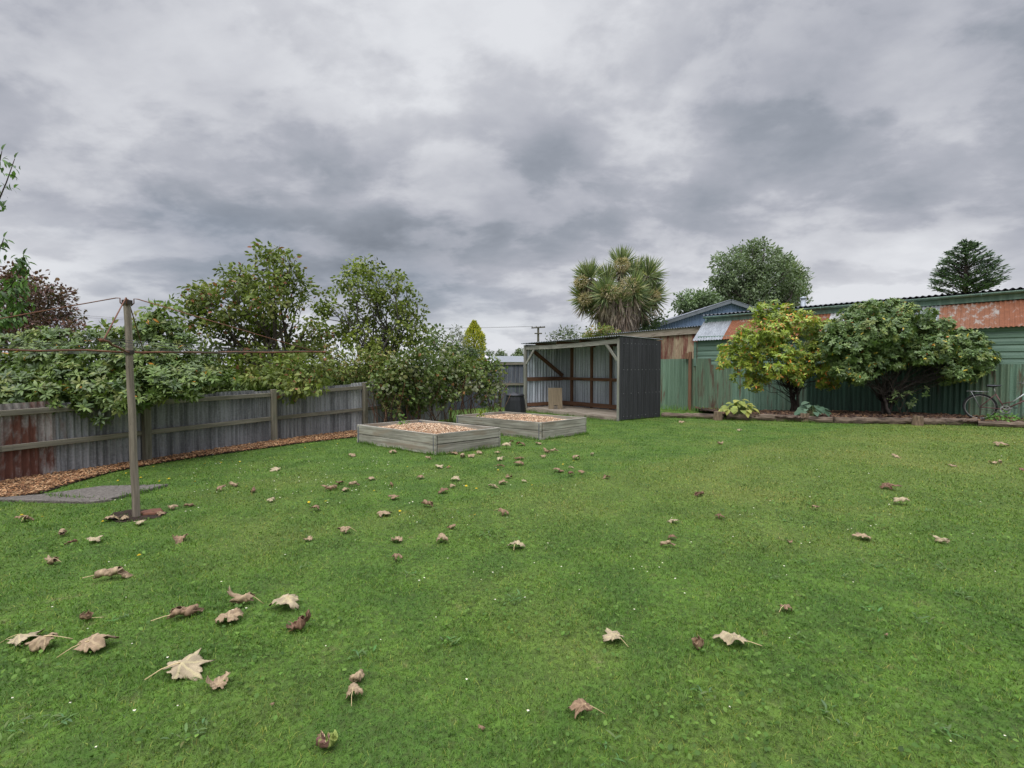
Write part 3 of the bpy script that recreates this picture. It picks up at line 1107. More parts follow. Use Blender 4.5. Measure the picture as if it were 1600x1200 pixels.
# ================================================================== DRY LEAVES
def leaf_variant(seed, curl_y, curl_x, crump, edge=0.0):
    """lobed sycamore leaf blade about 1 unit long; returns verts, faces, vein factor, stem base"""
    r_ = random.Random(seed)
    lobes = [(0, 1.0, 0.78), (0.95, 0.88, 0.72), (-0.95, 0.88, 0.72), (1.95, 0.62, 0.75), (-1.95, 0.62, 0.75)]
    lobes = [(a + r_.gauss(0, 0.06), l * r_.uniform(0.88, 1.08), w) for a, l, w in lobes]
    NA, NR = 84, 8
    ph = [r_.uniform(0, 6.28) for _ in range(8)]
    vs, vein = [(0, 0, 0)], [1.0]
    for i in range(1, NR + 1):
        q = i / NR
        for j in range(NA):
            th = -math.pi + 2 * math.pi * j / NA
            rad = 0.46
            vd = 9
            for a, l, w in lobes:
                da = abs((th - a + math.pi) % (2 * math.pi) - math.pi)
                rad = max(rad, l * max(0, 1 - (da / w)) ** 0.5 if da < w else 0)
                vd = min(vd, da)
            if abs(abs(th) - math.pi) < 0.25:
                rad *= 0.55
            rad *= 1 + 0.10 * math.sin(th * 13 + ph[0]) * q + 0.06 * math.sin(th * 29 + ph[1]) * q
            rr = rad * q
            xx, yy = rr * math.cos(th) * 0.62, rr * math.sin(th) * 0.55
            vs.append((xx, yy, 0)); vein.append(1.0 if vd * rr < 0.035 else 0.0)
    out = []
    for (xx, yy, zz) in vs:
        zz += crump * (1.1 * math.sin(xx * 8 + ph[2]) * math.sin(yy * 9 + ph[3]) + 0.55 * math.sin(xx * 17 + ph[4] + yy * 12) + 0.45 * math.sin(yy * 29 + ph[5] - xx * 15) + 0.25 * math.sin(xx * 43 + yy * 37 + ph[6]))
        e_ = math.hypot(xx, yy)
        zz += edge * max(0.0, e_ - 0.22) ** 1.3 * (0.6 + 0.8 * math.sin(3 * math.atan2(yy, xx) + ph[7]))
        # ribs dip between veins
        if abs(curl_y) > 1e-3:
            a = curl_y * yy * (1 + 0.35 * math.sin(xx * 4 + ph[6]))
            y2 = math.sin(a) / curl_y; z2 = (1 - math.cos(a)) / curl_y
            y2 += -math.sin(a) * zz; z2 += math.cos(a) * zz
            yy, zz = y2, z2
        if abs(curl_x) > 1e-3:
            a = curl_x * (xx - 0.1)
            x2 = math.sin(a) / curl_x; z2 = (1 - math.cos(a)) / curl_x
            x2 += -math.sin(a) * zz; z2 += math.cos(a) * zz
            xx, zz = x2 + 0.1, z2
        out.append((xx, yy, zz))
    fs = [(0, 1 + j, 1 + (j + 1) % NA) for j in range(NA)]
    for i in range(NR - 1):
        for j in range(NA):
            a, b = 1 + i * NA + j, 1 + i * NA + (j + 1) % NA
            fs.append((a, a + NA, b + NA, b))
    zm = min(p[2] for p in out)
    out = [(p[0], p[1], p[2] - zm) for p in out]
    return out, fs, vein


LC = {"tan": (s2l(152, 130, 104), s2l(182, 160, 126)), "pale": (s2l(168, 152, 124), s2l(190, 176, 134)), "brown": (s2l(134, 109, 86), s2l(166, 138, 108)),
      "dark": (s2l(114, 86, 68), s2l(146, 116, 92)), "mixed": (s2l(128, 92, 84), s2l(150, 160, 88))}
VAR = {}
spec = [(1, -1.5, 0.4, 0.045, -0.35), (2, 2.6, -1.0, 0.05, 0.35), (3, -3.6, -1.2, 0.045, -0.4), (4, 7.5, 0.9, 0.04, 0.6), (5, -1.8, -0.9, 0.05, -0.45), (6, -1.2, 0.5, 0.04, -0.35), (7, -8.0, 0.7, 0.04, 0.3), (8, 5.0, 2.6, 0.055, 0.8), (9, 9.5, -0.6, 0.04, 0.0), (10, -6.0, -3.0, 0.06, -0.6)]
for tone_n, (cA, cV) in LC.items():
    for vi, (sd_, cy, cx, cr_, ed_) in enumerate(spec):
        vs, fs, vein = leaf_variant(sd_ * 13 + len(tone_n) * 7, cy, cx, cr_, ed_)
        mb = MB()
        cols = []
        r_ = random.Random(vi * 31 + len(tone_n))
        for p, ve in zip(vs, vein):
            e = math.hypot(p[0], p[1])
            k_ = 1 + 0.22 * math.sin(p[0] * 11 + vi) * math.sin(p[1] * 9 + vi * 2)
            base_ = [q * k_ for q in cA]
            if tone_n == "mixed" and p[1] > 0.02:
                base_ = [q * k_ for q in s2l(132, 146, 74)]
            if e > 0.46 and r_.random() < 0.35:
                base_ = [q * 0.55 for q in base_]
            cols.append(tuple(a * (1 - 0.7 * ve) + b_ * 0.7 * ve for a, b_ in zip(base_, cV)))
        mb.add(vs, fs, None, cols)
        me_o = mb.build("dry_leaf", M["dry_leaf"], None, smooth=True)
        sm = me_o.modifiers.new("thick", 'SOLIDIFY'); sm.thickness = 0.012
        sb = MB()
        z0 = vs[0][2]
        sb.tube([(0.0, 0, z0 + .01), (-0.12, 0.01, z0 * 0.9 + 0.03), (-0.34, 0.03, z0 * 0.6 + 0.05), (-0.62, 0.0, 0.06)], [0.016, 0.013, 0.011, 0.014], 6, s2l(206, 184, 138) if tone_n != "dark" else s2l(170, 130, 92))
        st_o = sb.build("stem", M["stem"], me_o, smooth=True)
        VAR[(tone_n, vi)] = (me_o, st_o, [False])

# px, py, width in photo pixels, tone, variant, heading (deg, 0 = stem to the left on screen), stem shown, label
FG = [
    (168, 906, 52, "tan", 8, 12, 1, "tan rolled dry leaf lying alone below the pole, wavy upper edge"),
    (138, 971, 34, "brown", 7, 185, 1, "small brown upturned dry leaf just above the pale leaf cluster, left foreground"),
    (32, 1004, 44, "pale", 5, 10, 1, "pale dry leaf nearest the left edge of the photo"),
    (76, 1014, 54, "tan", 2, 190, 1, "brownish crumpled dry leaf between two pale leaves, left foreground"),
    (142, 1016, 62, "tan", 4, 32, 1, "pale greyish dry leaf with long stem pointing lower left, left foreground"),
    (280, 967, 56, "brown", 8, 35, 1, "narrow rolled dry leaf with dark blotches and short hooked stem"),
    (357, 975, 46, "tan", 4, 100, 0, "star shaped tan dry leaf between two rolled leaves"),
    (380, 946, 46, "tan", 6, 190, 1, "rolled tan dry leaf with stem pointing right and upward"),
    (448, 948, 46, "pale", 0, 265, 1, "whitish dry leaf with its stem standing straight up"),
    (464, 985, 58, "dark", 7, 20, 1, "dark folded dry leaf with hooked stem below the whitish one"),
    (282, 1052, 70, "pale", 5, 38, 1, "largest dry leaf, ragged with dark hole and very long stem"),
    (342, 1076, 40, "tan", 1, 120, 0, "stemless tan ragged dry leaf right of the largest one"),
    (563, 1063, 42, "tan", 9, 220, 0, "knobbly dry leaf on top of the pair in lower middle"),
    (553, 1094, 42, "tan", 2, 100, 1, "rolled dry leaf at the bottom of the touching pair in lower middle"),
    (508, 1168, 62, "mixed", 7, 300, 1, "green and maroon half withered leaf at the bottom edge"),
    (912, 1118, 50, "brown", 2, 175, 1, "domed brown dry leaf with stem pointing right, bottom centre"),
    (962, 1005, 38, "pale", 0, 130, 1, "pale triangular dry leaf right of centre in the foreground"),
    (1088, 1014, 36, "brown", 7, 0, 0, "brown curled dry leaf shaped like an open bean, right foreground"),
    (1152, 1010, 54, "pale", 4, 160, 1, "two toned dry leaf with upright curled tip and yellow stem"),
    (1226, 958, 32, "brown", 2, 40, 1, "brown bent dry leaf with stem pointing lower left, right foreground"),
    (618, 877, 26, "brown", 2, 330, 0, "thick brown rolled dry leaf in the middle of the lawn"),
    (690, 849, 28, "tan", 2, 90, 0, "heart shaped tan dry leaf in the middle of the lawn"),
    (541, 834, 24, "tan", 2, 180, 1, "domed dry leaf with straight yellow stem pointing right, mid lawn"),
    (806, 859, 28, "pale", 0, 80, 1, "pale dry leaf with stem pointing at the viewer, mid lawn"),
    (750, 1143, 16, "brown", 2, 0, 0, "tiny brown dry leaf scrap at bottom centre"),
    (424, 1106, 12, "brown", 2, 70, 0, "tiny round brown leaf scrap left of the touching pair"),
]
ZONES = {
    "a": ("dry leaves lying left of the clothesline pole", [(36, 817, 22, "brown"), (98, 838, 24, "tan"), (115, 850, 16, "dark"), (144, 849, 22, "pale"), (84, 883, 26, "tan")]),
    "b": ("dry leaves round the foot of the clothesline pole", [(176, 814, 24, "tan"), (196, 813, 14, "tan"), (222, 820, 17, "pale"), (250, 805, 13, "brown"), (267, 797, 15, "tan"), (292, 793, 17, "brown"), (284, 845, 24, "brown")]),
    "c": ("dry leaves between the pole and the left raised bed", [(348, 767, 18, "brown"), (363, 760, 16, "tan"), (396, 770, 15, "dark"), (423, 785, 16, "pale"), (433, 735, 15, "pale"), (493, 800, 22, "brown"), (518, 766, 24, "brown"), (532, 757, 13, "dark"), (541, 768, 15, "tan"), (550, 760, 16, "tan"), (549, 714, 12, "tan"), (580, 750, 13, "tan"), (597, 806, 22, "tan"), (612, 760, 12, "dark"), (618, 781, 16, "brown"), (613, 708, 14, "tan")]),
    "d": ("dry leaves below the front corner of the left raised bed", [(657, 748, 12, "brown"), (668, 718, 11, "tan"), (684, 732, 14, "pale"), (703, 732, 9, "dark"), (670, 792, 22, "brown"), (695, 771, 17, "dark"), (707, 763, 12, "tan"), (712, 751, 14, "pale"), (707, 710, 14, "brown"), (722, 716, 18, "tan"), (738, 714, 13, "tan"), (748, 709, 11, "tan")]),
    "e": ("dry leaves strewn in front of the right raised bed", [(776, 709, 10, "tan"), (783, 719, 18, "pale"), (790, 702, 24, "pale"), (800, 691, 9, "dark"), (812, 697, 14, "dark"), (812, 718, 13, "dark"), (809, 728, 16, "brown"), (780, 730, 12, "dark"), (772, 763, 18, "pale"), (784, 757, 15, "tan"), (794, 748, 11, "brown"), (840, 695, 11, "tan"), (850, 716, 12, "tan"), (855, 708, 15, "brown"), (864, 707, 12, "tan"), (870, 737, 15, "brown"), (877, 738, 12, "dark"), (892, 745, 15, "dark"), (907, 741, 12, "brown"), (901, 718, 17, "tan"), (925, 712, 11, "pale"), (950, 748, 12, "brown"), (820, 754, 10, "pale"), (891, 732, 9, "pale")]),
    "f": ("dry leaves in the open middle of the lawn", [(483, 846, 14, "tan"), (622, 848, 20, "tan"), (707, 827, 13, "brown"), (784, 805, 22, "brown")]),
    "g": ("dry leaves on the lawn right of centre", [(1039, 855, 22, "tan"), (1050, 843, 13, "dark"), (1055, 818, 19, "pale"), (1091, 776, 21, "dark"), (1123, 810, 18, "dark"), (1066, 661, 9, "tan"), (1124, 695, 10, "tan"), (1155, 674, 8, "pale"), (1234, 850, 9, "brown"), (1275, 797, 14, "brown")]),
    "h": ("dry leaves on the far right of the lawn", [(1351, 845, 23, "tan"), (1386, 764, 28, "dark"), (1412, 789, 26, "pale"), (1474, 850, 22, "pale"), (1401, 715, 16, "tan"), (1486, 729, 15, "tan"), (1552, 725, 11, "tan"), (1563, 725, 12, "tan"), (1560, 697, 18, "tan"), (1597, 736, 11, "dark"), (1384, 997, 11, "brown")]),
}
ORD = "first second third fourth fifth sixth seventh eighth ninth tenth eleventh twelfth thirteenth fourteenth fifteenth sixteenth seventeenth eighteenth nineteenth twentieth twenty-first twenty-second twenty-third twenty-fourth".split()


def place_leaf(px, py, w, tone_n, vi, head, stem, label, group):
    me_o, st_o, used = VAR[(tone_n, vi)]
    if not used[0]:
        o, used[0] = me_o, True
        so = st_o
        if not stem:
            bpy.data.objects.remove(st_o); VAR[(tone_n, vi)] = (me_o, None, used)
    else:
        o = me_o.copy(); COL.objects.link(o)
        if stem and st_o is not None:
            so = st_o.copy(); COL.objects.link(so); so.parent = o
    p = gph(px, py)
    s_ = w / FPX * p.y / (0.94 if p.y < 4 else 0.90)
    s_ = min(s_, 0.27)
    o.location = (p.x, p.y, p.z + 0.010)
    o.rotation_euler = (random.gauss(0, 0.13), random.gauss(0, 0.13), R(head))
    o.scale = (s_, s_, s_ * random.uniform(0.75, 1.0))
    tag(o, label, "dry leaf", group)


for px, py, w, tn, vi, hd, stm, lab in FG:
    place_leaf(px, py, w, tn, vi, hd, stm, lab, "large dry leaves on the near lawn")
for key, (ph_, lst) in ZONES.items():
    order = sorted(lst, key=lambda e: e[0])
    for i, (px, py, w, tn) in enumerate(order):
        nm = ORD[i] + " from left" if i < len(ORD) else "last"
        if i == 0:
            nm = "leftmost"
        elif i == len(order) - 1:
            nm = "rightmost"
        place_leaf(px, py, w * 1.08, tn, random.choice((0, 0, 1, 2, 4, 4, 5, 6, 8)), random.uniform(0, 360), random.random() < 0.35, f"{nm} of the {ph_}", ph_)
for kk, (me_o, st_o, used) in VAR.items():
    if not used[0]:
        if st_o is not None:
            bpy.data.objects.remove(st_o)
        bpy.data.objects.remove(me_o)

# ================================================================== LEFT IRON FENCE
fn_root = thing("iron_fence", "low grey corrugated iron fence with timber rails along the left side", "fence", FENCE[1])
FH = 1.04
TOPZ = [0.98, 1.0, 1.03, 1.04, 1.12, 1.3]


def fence_pt(s):
    """distance along fence -> (point, top z)"""
    acc = 0
    for i in range(len(FENCE) - 1):
        L_ = (FENCE[i + 1] - FENCE[i]).length
        if s <= acc + L_ or i == len(FENCE) - 2:
            q_ = (s - acc) / L_
            return FENCE[i].lerp(FENCE[i + 1], q_), TOPZ[i] + (TOPZ[i + 1] - TOPZ[i]) * q_
        acc += L_


flen = sum((FENCE[i + 1] - FENCE[i]).length for i in range(len(FENCE) - 1))
s0 = (FENCE[1] - FENCE[0]).length
s_ = 0.0
k = 0
while s_ < flen - 0.05:
    e_ = min(s_ + 0.76, flen)
    (pa, za), (pb, zb) = fence_pt(s_), fence_pt(e_ + 0.02)
    mb = MB()
    off = V((0, 0, 0)) + V((0.003, 0.003, 0)) * (k % 2)
    jz = random.uniform(-0.025, 0.02)
    corr_patch(mb, pa + off + V((0, 0, -0.03)), pb + off + V((0, 0, -0.03)), V((pa.x, pa.y, za + jz)) + off, V((pb.x, pb.y, zb + jz)) + off, 0.085, 0.017)
    ds = s_ - s0
    mt = "rust_fence" if -0.9 < ds < 0.3 else ("galv_fence" if random.random() > 0.12 else "galv_pale")
    o = mb.build("corrugated_sheet", M[mt], fn_root, smooth=True)
    if mt == "rust_fence":
        o["label"] = "rust streaked corrugated sheet at the left end of the fence"
    s_ = e_
    k += 1
fdir = lambda i: (FENCE[i + 1] - FENCE[i]).normalized()
# posts stand in front, rails run between them
posts = [FENCE[1] + fdir(1) * -1.9, FENCE[2], FENCE[3], FENCE[4]]
for i, p in enumerate(posts):
    d_ = fdir(min(i + 1, 4)) if i else fdir(0)
    nr = V((d_.y, -d_.x, 0))
    mb = MB()
    c_ = p + nr * 0.085
    zt = TOPZ[min(i + 1, 5)] + 0.0
    mb.beam(c_ + V((0, 0, -0.1)), c_ + V((0, 0, zt)), 0.10, 0.09, up=nr)
    mb.build("post", M["grey_wood"], fn_root, bevel=0.006)
pts = [FENCE[0], FENCE[1], FENCE[2], FENCE[3], FENCE[4], FENCE[5]]
for i in range(5):
    a, b_ = pts[i], pts[i + 1]
    d_ = (b_ - a).normalized()
    nr = V((d_.y, -d_.x, 0))
    for hz, dh in ((0.9, 0.0), (0.45, 0.0)):
        za, zb = TOPZ[i] * hz, TOPZ[i + 1] * hz
        mb = MB()
        g0 = a + d_ * (0.052 if i > 1 else 0) + nr * 0.045 + V((0, 0, za))
        g1 = b_ - d_ * (0.052 if i > 0 else -0.0) + nr * 0.045 + V((0, 0, zb))
        mb.beam(g0, g1, 0.05, 0.075)
        mb.build("rail", M["grey_wood"], fn_root, bevel=0.005)

# back paling fence behind the compost bin
q0, q1 = V((-4.2, 15.2, 0)), V((-0.9, 18.6, 0))
q2 = V((1.9, 18.7, 0))
pf = thing("paling_fence", "dark grey timber paling fence behind the black bin and berry row", "fence", q1)
def palings(a, b_, h, root):
    d_ = (b_ - a).normalized(); L_ = (b_ - a).length
    nr = V((d_.y, -d_.x, 0))
    mb = MB()
    s_ = 0.0
    while s_ < L_:
        w_ = random.uniform(0.13, 0.15)
        p_ = a + d_ * (s_ + w_ / 2)
        mb.beam(p_ + V((0, 0, -0.05)), p_ + V((0, 0, h + random.uniform(-0.01, 0.01))), w_, 0.018, up=nr)
        s_ += w_ + 0.004
    mb.build("palings", M["dark_wood"], root)
    for hz in (h - 0.03, h * 0.52):
        mb = MB(); mb.beam(a + nr * 0.035 + V((0, 0, hz)), b_ + nr * 0.035 + V((0, 0, hz)), 0.05, 0.08)
        mb.build("rail", M["grey_wood"], root)
palings(q0, q1, 1.45, pf)
palings(q1 + V((0.02, 0, 0)), q2, 1.62, pf)

# ================================================================== CLOTHESLINE
pb = gph(213, 807)
cl = thing("clothesline", "old clothesline with timber pole and four rusty wire arms", "clothesline", pb)
ptop = at(198.5, 470, pb.y + 0.02)
mb = MB()
n_ = 10
mb.tube([pb.lerp(ptop, i / n_) + V((0.004 * math.sin(i * 1.7), 0, -0.06 if i == 0 else 0)) for i in range(n_ + 1)], [0.037 - 0.005 * i / n_ for i in range(n_ + 1)], 8, (1, 1, 1))
mb.build("pole", M["pole_wood"], cl, smooth=False, bevel=0.004)
ax0 = pb.lerp(ptop, (1.635 - pb.z) / (ptop.z - pb.z))
rd = V((pb.x, pb.y, 0)).normalized() * -1            # towards the camera
rd = (rd + V((rd.y, -rd.x, 0)) * 0.085).normalized()
ld = V((-rd.y, rd.x, 0))                             # to the left seen from camera is -x
arms = []
for d_, L_ in ((rd, 1.75), (ld, 1.85), (-rd, 1.85), (-ld, 1.9)):
    st = ax0 + d_ * 0.045
    en = ax0 + d_ * L_ + V((0, 0, 0.03))
    if d_ is rd:
        en = ax0 + d_ * L_ + V((0, 0, 0.045))
    mb = MB()
    mb.tube(wiggle(st, en, 6, 0.005), 0.0095, 7)
    mb.tube([en - d_ * 0.02, en + d_ * 0.01], 0.014, 7)
    mb.build("arm", M["rust_metal"], cl, smooth=True)
    arms.append((d_, L_, st, en))
    mb = MB()
    hk = ptop + d_ * 0.055 + V((0, 0, 0.01))
    f0 = st.lerp(en, 0.93)
    mb.tube([ptop + d_ * 0.03 + V((0, 0, -0.05)), hk + V((0, 0, -0.03)), hk + V((0, 0, 0.012)), hk + d_ * 0.03 + V((0, 0, 0.012)), f0 + V((0, 0, 0.012))], 0.0055, 6)
    mb.build("stay", M["rust_metal"], cl, smooth=True)
mb = MB()
mb.tube([ax0 + V((0, 0, -0.02)), ax0 + V((0, 0, 0.02))], 0.042, 12)
mb.build("collar", M["dark_metal"], cl, smooth=False)
mb = MB()
mb.tube([ptop + V((0, 0, -0.035)), ptop + V((0, 0, 0.006))], 0.045, 10)
mb.build("cap", M["dark_metal"], cl)
for fr in (0.45, 0.56, 0.67, 0.78, 0.89, 0.99):
    cs = [st.lerp(en, fr) + V((0, 0, 0.016)) for d_, L_, st, en in arms]
    mb = MB()
    for i in range(4):
        a, b_ = cs[i], cs[(i + 1) % 4]
        sg = random.uniform(0.012, 0.05)
        mb.tube([a.lerp(b_, k_ / 8) + V((0, 0, -sg * 4 * (k_ / 8) * (1 - k_ / 8))) for k_ in range(9)], 0.0018, 4)
    mb.build("washing_line", M["spoke"], cl)
# rusty ground socket lid beside the pole
sp = gph(238, 802)
mb = MB()
rr = [(0.0, 0.02), (0.04, 0.022), (0.085, 0.028), (0.09, 0.012), (0.09, -0.03)]
ns = 18
vs = []
for r_, z_ in rr:
    for i in range(ns):
        k_ = r_ * (1 + 0.12 * math.sin(i * 2.1) + 0.08 * math.sin(i * 5.3))
        vs.append((sp.x + k_ * math.cos(2 * math.pi * i / ns), sp.y + k_ * math.sin(2 * math.pi * i / ns), sp.z + z_))
fs = []
for a in range(len(rr) - 1):
    for i in range(ns):
        fs.append((a * ns + i, a * ns + (i + 1) % ns, (a + 1) * ns + (i + 1) % ns, (a + 1) * ns + i))
mb.add(vs, fs)
tag(mb.build("metal_lid", M["rust_metal"], None, smooth=True), "small rusty metal lid in the soil beside the clothesline pole", "lid")

# ================================================================== RAISED BEDS
def raised_bed(N_, L_, R_, label, tufts):
    F_ = L_ + (R_ - N_)
    root = thing("raised_bed", label, "raised bed", N_, "timber raised beds")
    cs = [N_, R_, F_, L_]
    hb = 0.172
    cen = (N_ + F_) / 2
    for i in range(4):
        a, b_ = cs[i], cs[(i + 1) % 4]
        d_ = (b_ - a).normalized()
        inn = (cen - (a + b_) / 2); inn = (inn - d_ * inn.dot(d_)).normalized()
        ext = 0.02 if i % 2 else -0.022
        for lv in range(2):
            z_ = 0.005 + hb * (lv + 0.5) + 0.011 * lv
            mb = MB()
            o_ = inn * (0.022 + random.uniform(-0.003, 0.003))
            mb.beam(a - d_ * ext * -1 * 0.0 + o_ + d_ * (0.012 if i % 2 else 0.055) + V((0, 0, z_)), b_ + o_ - d_ * (0.012 if i % 2 else 0.055) + V((0, 0, z_ + random.uniform(-0.004, 0.004))), 0.044, hb)
            mb.build("board", M["bed_wood"], root, bevel=0.006)
    for p in cs:
        mb = MB()
        c_ = p + (cen - p).normalized() * 0.075
        mb.beam(c_ + V((0, 0, 0)), c_ + V((0, 0, 0.33)), 0.07, 0.07, up=(1, 0, 0))
        mb.build("corner_post", M["dark_wood"], root, bevel=0.005)
    # chip fill: slightly domed
    e1, e2 = (L_ - N_), (R_ - N_)
    n1, n2 = 26, 18
    rows = []
    hz = lambda u, v_: 0.24 + 0.125 * (math.sin(math.pi * u) * math.sin(math.pi * v_)) ** 0.8 + 0.012 * math.sin(u * 23) * math.sin(v_ * 17)
    for i in range(n1 + 1):
        rows.append([])
        for j in range(n2 + 1):
            u, v_ = 0.02 + 0.96 * i / n1, 0.03 + 0.94 * j / n2
            p = N_ + e1 * u + e2 * v_
            rows[-1].append(V((p.x, p.y, hz(u, v_))))
    mb = MB(); mb.grid(rows, s2l(176, 132, 100))
    soil = mb.build("soil_fill", M["chips"], root, smooth=True)
    n = 9000
    u = rng.uniform(0.03, 0.97, n); v_ = rng.uniform(0.04, 0.96, n)
    P = np.array(N_)[None] + np.outer(u, np.array(e1)) + np.outer(v_, np.array(e2))
    zz = np.array([hz(a, b_) for a, b_ in zip(u, v_)]) + rng.random(n) * 0.025
    vs, lp, sz, cc = chip_arrays(P[:, 0], P[:, 1], zz, CH_NEW, 0.015, 0.042)
    ch = np_mesh("wood_chips", vs, lp, sz, M["chips"], cc, root)
    ch["kind"] = "stuff"
    return root


raised_bed(B1N, B1L, B1R, "nearer left raised bed of grey boards filled with wood chips", 0)
raised_bed(B2N, B2L, B2R, "farther right raised bed of grey boards in front of the open shed", 0)
# seedlings growing in the beds
for (px, py, Y_, lab, cA) in ((625, 660, 10.1, "green seedling growing in the chips of the left raised bed", (0.10, 0.20, 0.03)), (755, 648, 11.6, "yellow green seedling growing in the right raised bed", (0.2, 0.26, 0.03))):
    c = at(px, py, Y_)
    c.z = 0.33
    rt = thing("seedling", lab, "seedling", c)
    mb = MB(); mb.tube([c + V((0, 0, -0.04)), c + V((0.01, 0, 0.09))], 0.005, 5, (0.1, 0.16, 0.04)); mb.build("stem", M["stem"], rt)
    crown("leaves", [(c + V((0, 0, 0.08)), 0.11)], 0.06, [(1, cA), (1, tuple(q * 1.4 for q in cA))], rt, 120, 7, 0.5, clump_r=0.04)

# ================================================================== OPEN SHED
sh = thing("open_shed", "open fronted iron shed with pale timber frame and charcoal side wall", "shed", FR)
gz = lambda p: H(p.x, p.y)
zF, zB = 2.27, 2.2
zFL = 2.2
mb = MB(); mb.beam(FR + V((0.0, 0, -0.05)), V((FR.x, FR.y, zF)), 0.078, 0.075, up=FRd); mb.build("post", M["pale_wood"], sh, bevel=0.006)
mb = MB(); mb.beam(FL + V((0.0, 0, -0.05)), V((FL.x, FL.y, zFL)), 0.095, 0.08, up=FRd); mb.build("post", M["pale_wood"], sh, bevel=0.006)
b0 = FR + FLd * 0.055 + V((0, 0, zF - 0.09)); b1 = FL - FLd * 0.07 + V((0, 0, zFL - 0.09))
mbb = MB()
prev = None
for i in range(6):
    a = b0.lerp(b1, i / 6); c_ = b0.lerp(b1, (i + 1) / 6)
    sag = lambda q_: V((0, 0, -0.03 * 4 * q_ * (1 - q_)))
    mbb.beam(a + sag(i / 6), c_ + sag((i + 1) / 6), 0.05, 0.125, c=(1, 1, 1))
mbb.build("beam", M["pale_wood"], sh)
for p, d_, z_ in ((FR, FLd, zF), (FL, -FLd, zFL)):
    mb = MB()
    mb.beam(p + d_ * 0.05 + V((0, 0, z_ - 0.62)), p + d_ * 0.46 + V((0, 0, z_ - 0.16)), 0.04, 0.075)
    mb.build("brace", M["pale_wood"], sh, bevel=0.004)
# side wall: charcoal corrugated, screw heads in rows
o1 = V((0.6, -0.8, 0)) * 0.055
mb = MB()
for k_, (qa, qb) in enumerate(((-0.03, 0.86), (0.84, 1.76))):
    a = FR + o1 + FRd * qa + V((0.6, -0.8, 0)) * 0.005 * k_; b_ = FR + o1 + FRd * qb + V((0.6, -0.8, 0)) * 0.005 * k_
    za, zb = zF + 0.05 - 0.08 * qa / 1.75, zF + 0.05 - 0.08 * qb / 1.75
    tn_ = (1.0, 0.84)[k_]
    corr_patch(mb, a + V((0, 0, 0.03)), b_ + V((0, 0, gz(BR) * qb / 1.75 + 0.02)), a + V((0, 0, za)), b_ + V((0, 0, zb - 0.012 * k_)), 0.085, 0.016, (tn_, tn_, tn_))
sw = mb.build("side_wall", M["dark_iron"], sh, smooth=True)
sw["label"] = "charcoal painted corrugated side wall"
mb = MB()
for hz in (0.12, 0.75, 1.4, 2.12):
    for i in range(11):
        if random.random() < 0.25:
            continue
        p = FR + FRd * (0.12 + i * 0.156) + V((0.6, -0.8, 0)) * 0.066 + V((0, 0, hz))
        mb.tube([p, p + V((0.6, -0.8, 0)) * 0.008], 0.010, 6)
mb.build("screws", M["wire"], sw)
# back wall and left wall: bright zinc inside, brown framing
for a, b_, nm in ((BL, BR, "back_wall"), (FL, BL, "end_wall")):
    mb = MB()
    L_ = (b_ - a).length; n_ = max(1, round(L_ / 0.8))
    for i in range(n_):
        c0, c1 = a.lerp(b_, i / n_), a.lerp(b_, (i + 1) / n_)
        corr_patch(mb, c0 + V((0, 0, gz(c0))), c1 + V((0, 0, gz(c1))), V((c0.x, c0.y, zB + 0.02)), V((c1.x, c1.y, zB + 0.02)), 0.12, 0.02)
    mb.build(nm, M["galv_shed"], sh, smooth=True)
inn = -FRd
bd = (BR - BL).normalized()
for px in (874, 895, 926, 956, 985):
    kx = (px - 800) / 800
    s_ = (kx * BL.y - BL.x) / (bd.x - kx * bd.y)
    p = BL + bd * s_ + inn * 0.045
    mb = MB(); mb.beam(p + V((0, 0, 0.1)), p + V((0, 0, zB - 0.02)), 0.09 if px != 895 else 0.11, 0.06, up=inn)
    st_ = mb.build("stud", M["pale_wood"] if px == 874 else M["brown_wood"], sh, bevel=0.004)
for hz, w_ in ((1.06, 0.1), (0.2, 0.14)):
    mb = MB(); mb.beam(BL + inn * 0.082 + V((0, 0, hz)), BR + inn * 0.082 + V((0, 0, hz)), 0.03, w_); mb.build("rail", M["brown_wood"], sh, bevel=0.004)
ed = (BL - FL).normalized()
ei = -FLd
mb = MB(); mb.beam(FL + ed * 0.06 + ei * 0.035 + V((0, 0, 1.06)), BL - ed * 0.1 + ei * 0.035 + V((0, 0, 1.06)), 0.04, 0.13); mb.build("rail", M["brown_wood"], sh, bevel=0.004)
mb = MB(); mb.beam(FL + ed * 0.06 + ei * 0.035 + V((0, 0, 0.2)), BL - ed * 0.1 + ei * 0.035 + V((0, 0, 0.2)), 0.04, 0.12); mb.build("rail", M["brown_wood"], sh, bevel=0.004)
mb = MB(); mb.beam(FL + ed * 0.3 + ei * 0.08 + V((0, 0, 2.0)), BL - ed * 0.12 + ei * 0.08 + V((0, 0, 1.16)), 0.04, 0.12); mb.build("diagonal_brace", M["brown_wood"], sh, bevel=0.004)
